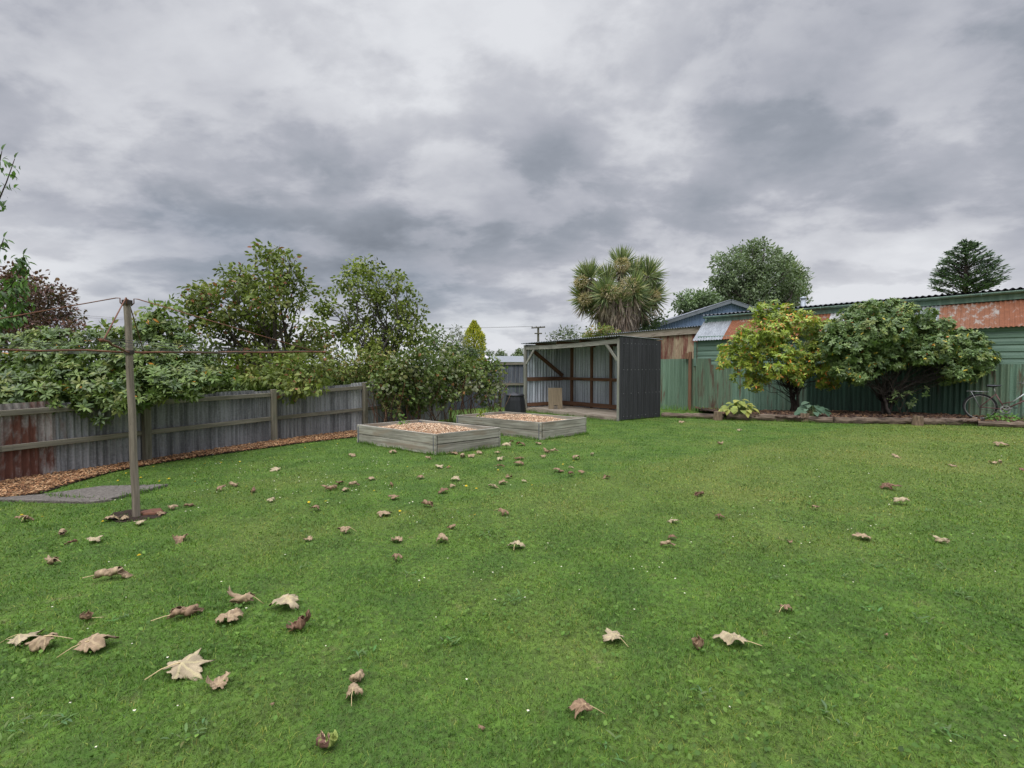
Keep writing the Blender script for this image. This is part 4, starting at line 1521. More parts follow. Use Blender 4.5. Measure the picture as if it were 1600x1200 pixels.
# roof
mb = MB()
r0a = FR + FRd * -0.12 + V((0.6, -0.8, 0)) * 0.08; r0b = FL + FRd * -0.12 - V((0.6, -0.8, 0)) * 0.1
r1a = BR + FRd * 0.1 + V((0.6, -0.8, 0)) * 0.08; r1b = BL + FRd * 0.1 - V((0.6, -0.8, 0)) * 0.1
corr_patch(mb, V((r0a.x, r0a.y, zF + 0.055)), V((r0b.x, r0b.y, zFL + 0.055)), V((r1a.x, r1a.y, zB + 0.075)), V((r1b.x, r1b.y, zB + 0.06)), 0.085, 0.014, (1, 1, 1))
mb.build("roof", M["grey_roof"], sh, smooth=True)
for i in (1, 3, 5, 7):
    a = FR.lerp(FL, i / 8); b_ = BR.lerp(BL, i / 8)
    mb = MB(); mb.beam(a + FRd * 0.03 + V((0, 0, zF - 0.03)), b_ + V((0, 0, zB - 0.04)), 0.045, 0.09); mb.build("rafter", M["brown_wood"], sh)
# deck floor
mb = MB()
nb = 11
for i in range(nb):
    a = FR + FRd * (0.02 + (i + 0.5) * 1.62 / nb); b_ = FL + FRd * (0.02 + (i + 0.5) * 1.62 / nb)
    mb.beam(a + FLd * 0.06 + V((0, 0, 0.09)), b_ - FLd * 0.06 + V((0, 0, 0.09)), 1.6 / nb - 0.006, 0.03)
mb.beam(FR + FRd * 0.0 + FLd * 0.06 + V((0, 0, 0.03)), FL - FLd * 0.07 + V((0, 0, 0.03)), 0.04, 0.085)
mb.build("deck", M["old_wood"], sh)

# old board with a notch standing in the shed corner
c = BL + bd * 0.05 + inn * 0.22 + ei * 0.02
bw, bh = 0.46, 0.68
u_ = V((0.95, 0.1, 0)).normalized(); w_ = V((u_.y, -u_.x, 0))
out = [(-.5, 0), (-.12, 0), (-.12, .17), (.16, .17), (.16, 0), (.5, 0), (.5, 1), (-.5, 1)]
mb = MB()
cen = V((at(868, 640, 16.6).x, 16.6, 0.11))
fr_ = [cen + u_ * (a * bw) + V((0, 0, b_ * bh)) + w_ * (-0.1 * b_) for a, b_ in out]
bk_ = [p - w_ * 0.02 for p in fr_]
n_ = len(out)
g_ = [(b_ * bh, a * bw, 0) for a, b_ in out] * 2
mb.add(fr_ + bk_, [(0, 1, 2, 7), (2, 3, 6, 7), (3, 4, 5, 6), (8, 15, 10, 9), (10, 15, 14, 11), (11, 14, 13, 12)] + [(i, i + n_, (i + 1) % n_ + n_, (i + 1) % n_) for i in range(n_)], g_)
tag(mb.build("plywood_board", M["ply"]), "brown board with a square notch leaning in the shed corner", "board")

# ================================================================== COMPOST BIN
bc = V((at(805, 640, 16.3).x, 16.3, 0))
cbn = thing("compost_bin", "black plastic compost bin left of the open shed", "compost bin", bc)
def lathe(mb, c, prof, ns=28, flute=0.0, nf=8):
    vs = []
    for r_, z_ in prof:
        for i in range(ns):
            a_ = 2 * math.pi * i / ns
            k_ = r_ * (1 + flute * math.cos(nf * a_))
            vs.append((c.x + k_ * math.cos(a_), c.y + k_ * math.sin(a_), c.z + z_))
    fs = []
    for a in range(len(prof) - 1):
        for i in range(ns):
            fs.append((a * ns + i, a * ns + (i + 1) % ns, (a + 1) * ns + (i + 1) % ns, (a + 1) * ns + i))
    mb.add(vs, fs)
mb = MB(); lathe(mb, bc, [(0.0, 0), (0.34, 0), (0.33, 0.15), (0.30, 0.42), (0.27, 0.56), (0.0, 0.56)], 48, 0.02, 12); mb.build("body", M["black_plastic"], cbn, smooth=False)
mb = MB(); lathe(mb, bc + V((0, 0, 0.545)), [(0.285, 0), (0.295, 0.02), (0.285, 0.05), (0.22, 0.075), (0.1, 0.085), (0.09, 0.11), (0.0, 0.112)], 32); mb.build("lid", M["black_plastic"], cbn, smooth=True)

# ================================================================== GREEN IRON FENCE (right)
gf = thing("green_iron_fence", "peeling green corrugated iron fence behind the shrubs on the right", "fence", W0 + WD * 4)
s_ = -4.2
k = 0
fz = lambda p: H(p.x, p.y)
while s_ < 11.4:
    e_ = s_ + 0.8
    a, b_ = W0 + WD * s_, W0 + WD * (e_ + 0.02)
    off = WN * (-0.004 * (k % 2))
    top = 1.55 if s_ > -0.1 else 1.78 + random.uniform(-0.02, 0.02)
    if s_ < -2.6: mt = "green_c"
    elif s_ < -1.5: mt = "green_b"
    elif s_ < -0.6: mt = "green_b"
    elif s_ < 0.3: mt = "green_c"
    elif s_ < 1.0: mt = "green_c"
    elif s_ < 2.4: mt = "green_a"
    elif s_ < 3.1: mt = "green_b"
    else: mt = "green_shaded" if s_ < 8.2 else "green_a"
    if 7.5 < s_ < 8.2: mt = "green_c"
    mb = MB()
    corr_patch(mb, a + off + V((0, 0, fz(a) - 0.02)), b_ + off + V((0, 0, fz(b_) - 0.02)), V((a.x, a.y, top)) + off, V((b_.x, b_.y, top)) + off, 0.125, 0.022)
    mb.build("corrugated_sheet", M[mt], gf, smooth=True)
    s_ = e_; k += 1
pp = W0 + WD * -0.15 - WN * 0.06
mb = MB(); mb.beam(V((pp.x, pp.y, -0.3)), V((pp.x, pp.y, 2.05)), 0.11, 0.09, up=WN); mb.build("post", M["brown_wood"], gf, bevel=0.006)
mb = MB(); mb.beam(V((pp.x, pp.y, 1.78)) - WD * 0.13 - WN * 0.06, V((pp.x, pp.y, 2.0)) - WD * 0.1 - WN * 0.06, 0.18, 0.03, up=WN); mb.build("cleat", M["brown_wood"], gf)

# ================================================================== GREEN BUILDING
gb = thing("green_building", "long green weatherboard building with rusty lean-to roof on the right", "building", W0 + WD * 5 + WN * 0.3)
ZL = lambda s: 2.46 + 0.009 * s
ZT = lambda s: 3.26 + 0.010 * s
ZG = lambda s: 3.40 + 0.019 * s
SMAX = 12.5
# board wall
mb = MB()
nb = 6
zb0 = 1.5
for i in range(nb):
    bh_ = (2.62 - zb0) / nb
    for sa, sb_ in ((0.08, 4.2), (4.2, 8.3), (8.3, SMAX)):
        z0 = zb0 + i * bh_
        a = W0 + WD * sa + WN * 0.05; b_ = W0 + WD * sb_ + WN * 0.05
        rows = []
        for q_, off in ((0, -0.0), (0.12, -0.022), (0.55, -0.02), (0.85, -0.006), (1.0, 0.0)):
            rows.append([a + WN * off + V((0, 0, z0 + bh_ * q_)), b_ + WN * off + V((0, 0, z0 + bh_ * q_))])
        kk_ = random.uniform(0.92, 1.06)
        mb.grid(rows, (kk_, kk_, kk_))
bw_ = mb.build("weatherboard_wall", M["green_board"], gb)
mb = MB(); mb.beam(W0 + WD * 0.02 + V((0, 0, 1.5)), W0 + WD * 0.02 + V((0, 0, 2.42)), 0.1, 0.06, up=WN); mb.build("corner_board", M["green_board"], gb)
# back and end walls give the block its body
mb = MB()
a, b_ = W0 + WN * 1.0, W0 + WD * SMAX + WN * 1.0
mb.add([a + V((0, 0, -0.3)), b_ + V((0, 0, -0.3)), b_ + V((0, 0, ZG(SMAX) - 0.1)), a + V((0, 0, ZG(0) - 0.1))], [(0, 1, 2, 3)])
a2, b2 = W0 + WN * 6, W0 + WD * SMAX + WN * 6
mb.add([a2 + V((0, 0, -0.3)), b2 + V((0, 0, -0.3)), b2 + V((0, 0, 3.9)), a2 + V((0, 0, 3.9))], [(0, 1, 2, 3)])
mb.add([a + V((0, 0, -0.3)), a2 + V((0, 0, -0.3)), a2 + V((0, 0, 3.9)), a + V((0, 0, 3.3))], [(0, 1, 2, 3)])
mb.add([b_ + V((0, 0, -0.3)), b2 + V((0, 0, -0.3)), b2 + V((0, 0, 3.9)), b_ + V((0, 0, 3.4))], [(0, 1, 2, 3)])
a3 = W0 + WD * 0.1 + WN * 0.04
mb.add([a3 + V((0, 0, 1.4)), W0 + WD * 0.1 + WN * 1.0 + V((0, 0, 1.4)), W0 + WD * 0.1 + WN * 1.0 + V((0, 0, 3.2)), a3 + V((0, 0, 2.5))], [(0, 1, 2, 3)])
mb.build("wall", M["green_trim"], gb)
# lean-to roof sheets
segs = [(-0.05, 1.07, "white_roof"), (1.05, 2.7, "rust_roof"), (2.68, 4.3, "rust_roof"), (4.28, 5.0, "galv_pale"), (4.98, 6.3, "rust_roof"), (6.28, 7.1, "white_roof"), (7.08, 8.4, "rust_roof2"), (8.38, 10.0, "rust_roof"), (9.98, SMAX, "rust_roof2")]
for i, (sa, sb_, mt) in enumerate(segs):
    mb = MB()
    lift = 0.006 * (i % 2)
    a = W0 + WD * sa - WN * 0.12 + V((0, 0, ZL(sa) + lift)); b_ = W0 + WD * sb_ - WN * 0.12 + V((0, 0, ZL(sb_) + lift))
    ta = W0 + WD * (sa + 0.0) + WN * 0.97 + V((0, 0, ZT(sa) + lift)); tb = W0 + WD * sb_ + WN * 0.97 + V((0, 0, ZT(sb_) + lift))
    corr_patch(mb, a, b_, ta, tb, 0.1, 0.013, (1, 1, 1), rows=1)
    mb.build("roof_sheet", M[mt], gb, smooth=True)
# fascia, gutter, main roof
mb = MB()
mb.beam(W0 + WD * 0.1 + WN * 0.92 + V((0, 0, ZG(0.1) - 0.1)), W0 + WD * SMAX + WN * 0.92 + V((0, 0, ZG(SMAX) - 0.1)), 0.03, 0.22)
mb.build("fascia", M["green_trim"], gb)
mb = MB()
g0, g1 = W0 + WD * -0.02 + WN * 0.83 + V((0, 0, ZG(0) + 0.02)), W0 + WD * SMAX + WN * 0.83 + V((0, 0, ZG(SMAX) + 0.02))
rows = []
for i in range(11):
    a_ = math.pi + math.pi * i / 10
    o_ = WN * (0.07 * math.cos(a_)) + V((0, 0, 0.075 * math.sin(a_)))
    rows.append([g0 + o_, g1 + o_])
rows.insert(0, [rows[0][0] + WN * 0.012, rows[0][1] + WN * 0.012])
mb.grid(rows)
for s_ in (2.0, 4.0, 6.0, 8.0, 10):
    p = W0 + WD * s_ + WN * 0.83 + V((0, 0, ZG(s_) + 0.02))
    mb.tube([p - WN * 0.076 + V((0, 0, 0.01)), p - WN * 0.076 + V((0, 0, -0.1))], 0.012, 5)
mb.build("gutter", M["green_trim"], gb, smooth=True)
mb = MB()
mb.tube([W0 + WD * 0.08 + WN * 0.83 + V((0, 0, ZG(0) - 0.03)), W0 + WD * 0.08 + WN * 0.83 + V((0, 0, ZG(0) - 0.16)), W0 + WD * 0.06 + WN * 0.96 + V((0, 0, ZG(0) - 0.3)), W0 + WD * 0.06 + WN * 0.96 + V((0, 0, 2.6))], 0.035, 8)
mb.build("downpipe", M["green_trim"], gb, smooth=True)
mb = MB()
a = W0 + WD * -0.1 + WN * 0.8; b_ = W0 + WD * SMAX + WN * 0.8
a2 = W0 + WD * -0.1 + WN * 6.1; b2 = W0 + WD * SMAX + WN * 6.1
corr_patch(mb, a + V((0, 0, ZG(0) + 0.085)), b_ + V((0, 0, ZG(SMAX) + 0.085)), a2 + V((0, 0, ZG(0) + 0.55)), b2 + V((0, 0, ZG(SMAX) + 0.55)), 0.15, 0.022, (0.6, 0.6, 0.6))
mb.build("roof", M["grey_roof"], gb, smooth=True)
# flue pipe behind the orange shrub
fp = at(1255, 478, 23)
mb = MB(); mb.tube([V((fp.x, fp.y, 3.4)), V((fp.x, fp.y, fp.z + 0.3))], 0.1, 12); lathe(mb, V((fp.x, fp.y, fp.z + 0.3)), [(0.1, 0), (0.14, 0.02), (0.14, 0.07), (0.02, 0.12)], 14)
mb.build("flue", M["cream_pipe"], gb, smooth=True)

# ================================================================== RUSTY FLAT SHED
PR = at(1116, 520, 20.1); PL = at(915, 525, 25.5)
PR.z = PL.z = 0
rs = thing("rusty_shed", "low rusty iron shed with weathered fascia between green building and palm", "shed", (PR + PL) / 2)
sd_ = (PL - PR).normalized()
sn = V((-sd_.y, sd_.x, 0))
if sn.y < 0:
    sn = -sn
zr, zl = 3.0, 2.88
mb = MB()
L_ = (PL - PR).length
n_ = int(L_ / 0.8)
for i in range(n_):
    a, b_ = PR.lerp(PL, i / n_), PR.lerp(PL, (i + 1) / n_)
    corr_patch(mb, a + V((0, 0, -0.3)), b_ + V((0, 0, -0.3)), a + V((0, 0, zr - 0.2)), b_ + V((0, 0, zr - 0.2)), 0.1, 0.013)
mb.build("wall", M["rust_wall"], rs, smooth=True)
mb = MB()
for a, b_ in ((PR + sn * 4, PL + sn * 4), (PR, PR + sn * 4), (PL, PL + sn * 4)):
    corr_patch(mb, a + V((0, 0, -0.3)), b_ + V((0, 0, -0.3)), a + V((0, 0, zl - 0.3)), b_ + V((0, 0, zl - 0.3)), 0.1, 0.013)
mb.build("rear_wall", M["rust_wall"], rs, smooth=True)
mb = MB(); mb.beam(PR - sn * 0.06 + V((0, 0, zr - 0.05)), PL - sn * 0.06 + V((0, 0, zl - 0.05)), 0.04, 0.27); mb.build("fascia", M["old_wood"], rs, bevel=0.005)
mb = MB()
corr_patch(mb, PR - sn * 0.16 + V((0, 0, zr + 0.11)), PL - sn * 0.16 + V((0, 0, zl + 0.11)), PR + sn * 4.1 + V((0, 0, zr - 0.12)), PL + sn * 4.1 + V((0, 0, zl - 0.12)), 0.12, 0.02, (1, 1, 1))
mb.build("roof", M["grey_roof"], rs, smooth=True)

# ================================================================== BLUE GABLE BUILDING
bx0, bx1, bY = at(992, 515, 29).x, at(1290, 515, 29).x, 29.0
pk = at(1140, 471, 29)
eL = at(992, 519, 29).z
cxm = pk.x
bb = thing("blue_building", "blue corrugated building with low gable behind the rusty shed", "building", (cxm, bY, 0))
mb = MB()
nn = 150
top_z = lambda xx: pk.z - abs(xx - cxm) / (cxm - bx0) * (pk.z - eL)
r0_, r1_ = [], []
for i in range(nn * 6 + 1):
    xx = bx0 + (bx1 - bx0) * i / (nn * 6)
    yy = bY + 0.012 * math.sin(2 * math.pi * i / 12)
    r0_.append(V((xx, yy, -0.3))); r1_.append(V((xx, yy, top_z(xx))))
mb.grid([r0_, r1_])
mb.build("gable_wall", M["blue_wall"], bb, smooth=True)
mb = MB()
for xx in (bx0, bx1):
    mb.add([(xx, bY, -0.3), (xx, bY + 9, -0.3), (xx, bY + 9, top_z(xx)), (xx, bY, top_z(xx))], [(0, 1, 2, 3)])
mb.build("wall", M["blue_wall"], bb)
for sgn, xe in ((-1, bx0), (1, bx1)):
    mb = MB()
    ex = xe + sgn * 0.3
    corr_patch(mb, V((ex, bY - 0.25, top_z(xe) - 0.1 + 0.08)), V((ex, bY + 9, top_z(xe) - 0.1 + 0.08)), V((cxm, bY - 0.25, pk.z + 0.08)), V((cxm, bY + 9, pk.z + 0.08)), 0.13, 0.02, (0.8, 0.8, 0.85))
    mb.build("roof", M["grey_roof"], bb, smooth=True)
    mb = MB(); mb.beam(V((ex, bY - 0.2, top_z(xe) - 0.12)), V((cxm + sgn * 0.01, bY - 0.2, pk.z - 0.02)), 0.06, 0.2)
    mb.build("barge_board", M["slate_trim"], bb)

# ================================================================== FAR HOUSE, POWER POLE
hx0, hx1 = at(712, 565, 34).x, at(765, 565, 34).x
fh = thing("house", "far house with pale low roof beyond the berry row", "house", ((hx0 + hx1) / 2, 35, 0))
mb = MB(); mb.add([(hx0, 34, 0), (hx1, 34, 0), (hx1, 34, 1.7), (hx0, 34, 1.7), (hx0, 40, 0), (hx1, 40, 0), (hx1, 40, 1.7), (hx0, 40, 1.7)], [(0, 1, 2, 3), (1, 5, 6, 2), (5, 4, 7, 6), (4, 0, 3, 7)]); mb.build("wall", M["house_wall"], fh)
mb = MB()
e0, e1, rz = hx0 - 0.4, hx1 + 0.3, at(735, 555, 36).z
mb.add([(e0, 33.5, 1.68), (e1, 33.5, 1.68), (e1 - 0.8, 37, rz + 0.1), (e0 + 0.4, 37, rz + 0.1), (e0, 40.5, 1.68), (e1, 40.5, 1.68)], [(0, 1, 2, 3), (4, 3, 2, 5), (0, 3, 4), (1, 5, 2)]); mb.build("roof", M["pale_tiles"], fh)
hb0 = at(755, 562, 48)
fh2 = thing("house", "farther low white roofed house seen just left of the shed post", "house", (hb0.x, 48, 0))
mb = MB(); x0_, x1_ = hb0.x, at(812, 562, 48).x
mb.add([(x0_, 48, 0), (x1_, 48, 0), (x1_, 48, 1.9), (x0_, 48, 1.9), (x0_, 54, 0), (x1_, 54, 0), (x1_, 54, 1.9), (x0_, 54, 1.9)], [(0, 1, 2, 3), (1, 5, 6, 2), (5, 4, 7, 6), (4, 0, 3, 7)]); mb.build("wall", M["house_wall"], fh2)
mb = MB(); mb.add([(x0_ - .4, 47.5, 1.88), (x1_ + .4, 47.5, 1.88), (x1_ + .4, 51, 2.5), (x0_ - .4, 51, 2.5), (x0_ - .4, 54.5, 1.88), (x1_ + .4, 54.5, 1.88)], [(0, 1, 2, 3), (4, 3, 2, 5), (0, 3, 4), (1, 5, 2)]); mb.build("roof", M["white_roof"], fh2)

pw = at(841, 511, 75)
pr = thing("power_pole", "distant timber power pole with two crossarms above the shed roof", "power pole", (pw.x, 75, 0))
mb = MB(); mb.tube([(pw.x, 75, -0.2), (pw.x, 75, pw.z)], [0.2, 0.15], 9, (0.6, 0.6, 0.6)); mb.build("pole", M["grey_wood"], pr)
for zz, ww in ((0.15, 1.0), (0.95, 0.55)):
    mb = MB(); mb.beam(V((pw.x - ww, 74.8, pw.z - zz)), V((pw.x + ww, 74.8, pw.z - zz + 0.12 * (zz < 0.5))), 0.15, 0.17, c=(0.55, 0.55, 0.55)); mb.build("crossarm", M["grey_wood"], pr)
mb = MB()
for dx in (-0.9, -0.3, 0.3, 0.9):
    mb.tube([(pw.x + dx, 74.8, pw.z - 0.1), (pw.x + dx, 74.8, pw.z + 0.12)], 0.05, 6)
mb.build("insulators", M["dark_metal"], pr)
for i, (dx, lab) in enumerate(((-0.9, "left upper power line running from the distant pole"), (0.9, "right upper power line running from the distant pole"))):
    mb = MB()
    a = V((pw.x + dx, 74.8, pw.z + 0.1)); b_ = at(-60, 478 + 4 * i, 60)
    mb.tube([a.lerp(b_, q_ / 16) + V((0, 0, -1.1 * 4 * (q_ / 16) * (1 - q_ / 16))) for q_ in range(17)], 0.014, 4)
    tag(mb.build("power_line", M["dark_metal"]), lab, "power line", "power lines")

# ================================================================== LOG EDGING
def log_(a, b_, r, label, zoff=0.0, jag=0.25):
    a, b_ = V(a), V(b_)
    a.z = H(a.x, a.y) + r * 0.75 + zoff; b_.z = H(b_.x, b_.y) + r * 0.75 + zoff
    n_ = 14
    mb = MB()
    pts_ = wiggle(a, b_, n_, 0.004)
    mb.tube(pts_, [r * random.uniform(1 - jag, 1 + jag * 0.5) for _ in pts_], 9, (1, 1, 1))
    vs = mb.v
    mb.v = [(v_[0] + random.gauss(0, r * 0.06), v_[1] + random.gauss(0, r * 0.06), v_[2] + random.gauss(0, r * 0.07)) for v_ in vs]
    tag(mb.build("log", M["log"], None, smooth=False), label, "log", "log edging along the right garden")


log_(LOGS[0] + V((0.1, 0.15, 0)), LOGS[1], 0.085, "pale weathered log between the shed and the hosta", 0.0, 0.15)
log_(LOGS[1] + V((0.08, -0.02, 0)), gp(1300, 661), 0.105, "dark rotting log in front of the yellow hosta")
log_(gp(1303, 661), gp(1425, 663), 0.1, "dark broken log under the round green shrub", 0.0, 0.35)
log_(gp(1440, 663), gp(1525, 665), 0.105, "grey lichened log left of the bicycle wheel", 0.0, 0.2)
log_(gp(1528, 666), gp(1720, 676), 0.09, "dark decayed log in front of the bicycle", 0.0, 0.35)
for px, py, lab in ((1255, 659, "short upright stump between the two long dark logs"), (1431, 664, "grey cut stump where the lichened log begins"), (1120, 656, "small dark stump beside the yellow hosta")):
    p = gp(px, py)
    mb = MB(); mb.tube([p + V((0, -0.05, -0.05)), p + V((0.01, -0.05, 0.12)), p + V((0.015, -0.05, 0.235))], [0.13, 0.12, 0.11], 10, (1.2, 1.15, 1.05))
    tag(mb.build("stump", M["log"], None), lab, "stump")

# ================================================================== BICYCLE
bO = V((at(1531, 640, 13.3).x, 13.3, 0.10))
bk = thing("bicycle", "old step-through bicycle with silver chainring leaning at the green fence", "bicycle", bO)
bf = V((0.80, -0.60, 0)).normalized()
bs = V((bf.y, -bf.x, 0))          # towards the camera side
lean_v = (V((0, 0, 1)) - bs * 0.07).normalized()
def bp(s, h, side=0.0):
    return bO + bf * s + lean_v * h + bs * side
WR = 0.335
def torus(mb, c, R_, r_, n=44, m=8):
    vs, fs = [], []
    for i in range(n):
        a_ = 2 * math.pi * i / n
        e_ = bf * math.cos(a_) + lean_v * math.sin(a_)
        for j in range(m):
            b_ = 2 * math.pi * j / m
            vs.append(c + e_ * (R_ + r_ * math.cos(b_)) + bs * (r_ * math.sin(b_)))
    for i in range(n):
        for j in range(m):
            fs.append((i * m + j, ((i + 1) % n) * m + j, ((i + 1) % n) * m + (j + 1) % m, i * m + (j + 1) % m))
    mb.add(vs, fs)
for s_ in (0.0, 1.17):
    c = bp(s_, WR)
    mb = MB(); torus(mb, c, WR - 0.018, 0.019); wh = mb.build("wheel", M["rubber"], bk, smooth=True)
    mb = MB(); torus(mb, c, WR - 0.044, 0.008, 44, 6); mb.build("rim", M["chrome"], wh, smooth=True)
    mb = MB()
    for i in range(28):
        a_ = 2 * math.pi * i / 28
        e_ = bf * math.cos(a_) + lean_v * math.sin(a_)
        a2_ = a_ + (0.9 if i % 2 else -0.9)
        h_ = bf * math.cos(a2_) + lean_v * math.sin(a2_)
        mb.tube([c + h_ * 0.025 + bs * (0.03 if i % 4 < 2 else -0.03), c + e_ * (WR - 0.05)], 0.0013, 4, cap=False)
    mb.build("spokes", M["spoke"], wh)
    mb = MB(); mb.tube([c - bs * 0.05, c + bs * 0.05], 0.018, 10); mb.build("hub", M["chrome"], wh, smooth=True)
    mb = MB()
    rows = []
    for i in range(19):
        a_ = R(-10) + R(200) * i / 18 if s_ < 0.5 else R(20) + R(190) * i / 18
        e_ = bf * math.cos(a_) + lean_v * math.sin(a_)
        rows.append([c + e_ * (WR + 0.012) + bs * q_ for q_ in (-0.03, -0.015, 0.015, 0.03)])
        rows[-1][0] -= e_ * 0.012; rows[-1][3] -= e_ * 0.012
    mb.grid(rows); mb.build("mudguard", M["black_plastic"], bk, smooth=True)
BB = bp(0.48, 0.30); STt = bp(0.30, 0.68); HT = bp(0.95, 0.62); HTt = bp(0.91, 0.84)
mb = MB()
mb.tube([BB, STt], 0.016, 8)
for sd2 in (-0.05, 0.05):
    mb.tube([BB + bs * sd2 * 0.6, bp(0, WR, sd2)], 0.011, 6)
    mb.tube([STt + bs * sd2 * 0.3, bp(0, WR, sd2)], 0.009, 6)
mb.tube([HT, HTt], 0.02, 8)
mb.tube([BB, HT], 0.017, 8)
mb.tube([bp(0.41, 0.43), bp(0.62, 0.5), HTt - lean_v * 0.06], 0.014, 8)
for sd2 in (-0.05, 0.05):
    mb.tube([HT + bs * sd2 * 0.6, bp(1.06, 0.45, sd2), bp(1.17, WR, sd2)], 0.011, 6)
mb.build("frame", M["maroon_paint"], bk, smooth=True)
mb = MB(); mb.tube([bp(0.62, 0.5, 0.022), HTt - lean_v * 0.05 + bs * 0.02], 0.014, 8); mb.build("tube_cover", M["bright_tube"], bk, smooth=True)
mb = MB(); mb.tube([STt, bp(0.255, 0.85)], 0.013, 8); mb.build("seat_post", M["chrome"], bk, smooth=True)
mb = MB()
rows = []
for i in range(9):
    q_ = i / 8
    s_ = 0.12 + 0.28 * q_
    w_ = 0.095 * (1 - q_) ** 0.8 + 0.022
    z_ = 0.90 - 0.012 * math.sin(q_ * math.pi) + 0.01 * q_
    ring = []
    for j in range(13):
        a_ = 2 * math.pi * j / 12
        ring.append(bp(s_, z_ + 0.03 * math.sin(a_) * (1 if math.sin(a_) > 0 else 1.3) * (0.5 + 0.6 * math.sin(math.pi * min(1, q_ + 0.15))), w_ * math.cos(a_)))
    rows.append(ring)
mb.grid(rows)
mb.add(rows[0][:12], [tuple(range(12))]); mb.add(rows[-1][:12], [tuple(range(12))])
mb.build("saddle", M["black_plastic"], bk, smooth=True)
mb = MB()
for sd2 in (-0.05, 0.05):
    mb.tube([bp(-0.26, 0.745, sd2), bp(0.16, 0.735, sd2)], 0.006, 6)
    mb.tube([bp(-0.18, 0.742, sd2), bp(-0.1, 0.56, sd2), bp(0.0, WR, sd2 * 1.1)], 0.006, 6)
for s_ in (-0.26, -0.16, -0.05, 0.06, 0.16):
    mb.tube([bp(s_, 0.74, -0.05), bp(s_, 0.74, 0.05)], 0.005, 5)
mb.build("rack", M["wire"], bk, smooth=True)
cc_ = BB + bs * 0.045
mb = MB()
mb.disc_ring(cc_, bf, lean_v, 0.078, 0.102, 36); mb.disc_ring(cc_ + bs * 0.004, bf, lean_v, 0.078, 0.102, 36)
mb.disc_ring(cc_, bf, lean_v, 0.0, 0.03, 20)
for i in range(5):
    a_ = 2 * math.pi * i / 5
    e_ = bf * math.cos(a_) + lean_v * math.sin(a_)
    mb.tube([cc_, cc_ + e_ * 0.085], 0.008, 5)
mb.build("chainring", M["chrome"], bk)
mb = MB()
cdir = (bf * 0.95 + lean_v * 0.3).normalized()
mb.beam(cc_ + bs * 0.02, cc_ + bs * 0.025 + cdir * 0.175, 0.016, 0.024, up=lean_v); mb.beam(BB - bs * 0.06, BB - bs * 0.06 - cdir * 0.175, 0.016, 0.024, up=lean_v)
mb.build("crank", M["chrome"], bk)
for e_, sgn in ((cc_ + bs * 0.03 + cdir * 0.172, 1), (BB - bs * 0.07 - cdir * 0.172, -1)):
    mb = MB(); mb.beam(e_ + bs * 0.01 * sgn, e_ + bs * 0.09 * sgn, 0.075, 0.022, up=lean_v); mb.build("pedal", M["rubber"], bk, bevel=0.004)
mb = MB()
mb.tube([HTt, bp(0.895, 0.95)], 0.012, 8)
for sg in (-1, 1):
    mb.tube([bp(0.895, 0.95), bp(0.92, 0.98, 0.12 * sg), bp(0.85, 0.99, 0.26 * sg), bp(0.73, 0.96, 0.27 * sg)], 0.011, 8)
mb.build("handlebar", M["chrome"], bk, smooth=True)
mb = MB()
mb.tube([BB + bs * 0.05 + lean_v * 0.1, bp(0.0, WR + 0.05, 0.05)], 0.005, 5); mb.tube([BB + bs * 0.05 - lean_v * 0.1, bp(0.0, WR - 0.05, 0.05)], 0.005, 5)
mb.build("chain", M["dark_metal"], bk)

# ================================================================== LEFT TREES AND SHRUBS
GAIN[0] = 2.0
G_APPLE = [(4, (0.072, 0.094, 0.022)), (3, (0.105, 0.126, 0.03)), (2, (0.048, 0.066, 0.018)), (1, (0.14, 0.14, 0.045))]
la = [(432, 402, 22), (408, 418, 24), (450, 420, 22), (376, 432, 20), (395, 445, 26), (455, 447, 26), (425, 440, 26), (360, 452, 18), (335, 452, 20), (318, 452, 20), (303, 470, 20), (345, 480, 24), (318, 490, 24), (380, 478, 28),
      (420, 480, 28), (465, 470, 16), (400, 505, 28), (360, 515, 26), (298, 512, 16), (325, 525, 22), (440, 515, 28), (480, 505, 16), (500, 510, 12), (488, 530, 18), (410, 540, 28), (460, 545, 24), (370, 550, 24), (340, 548, 18), (500, 545, 12),
      (440, 572, 26, -1.3), (478, 576, 24, -1.6), (455, 597, 20, -2.0), (490, 595, 15, -2.0), (410, 580, 22, -1.0), (385, 572, 20, -0.5), (425, 597, 14, -1.8), (503, 570, 14, -1.0), (400, 560, 26, 0), (440, 555, 26, 0), (470, 560, 24, 0), (420, 585, 22, -0.9), (465, 600, 22, -1.9), (440, 590, 22, -1.6), (495, 580, 18, -1.5), (350, 575, 20, 0.2), (375, 590, 16, -.2), (400, 596, 14, -.9), (330, 570, 16, .3)]
A_base = gp(440, 668); A_base = V((at(440, 600, 12.3).x, 12.3, 0))
tA = thing("fruit_tree", "broad green fruit tree behind the fence with brown tipped leaves", "tree", A_base)
blA = pblobs(la, 12.2, 0.7)
woody("trunk", A_base, 1.5, blA, 0.12, tA, (0.09, 0.075, 0.06), twigs=3)
crown("crown", blA, 0.12, G_APPLE, tA, 20, 26, 0.5, clump_r=0.12, accent=(0.05, s2l(150, 100, 76)), shell=0.1, droop=0.25)

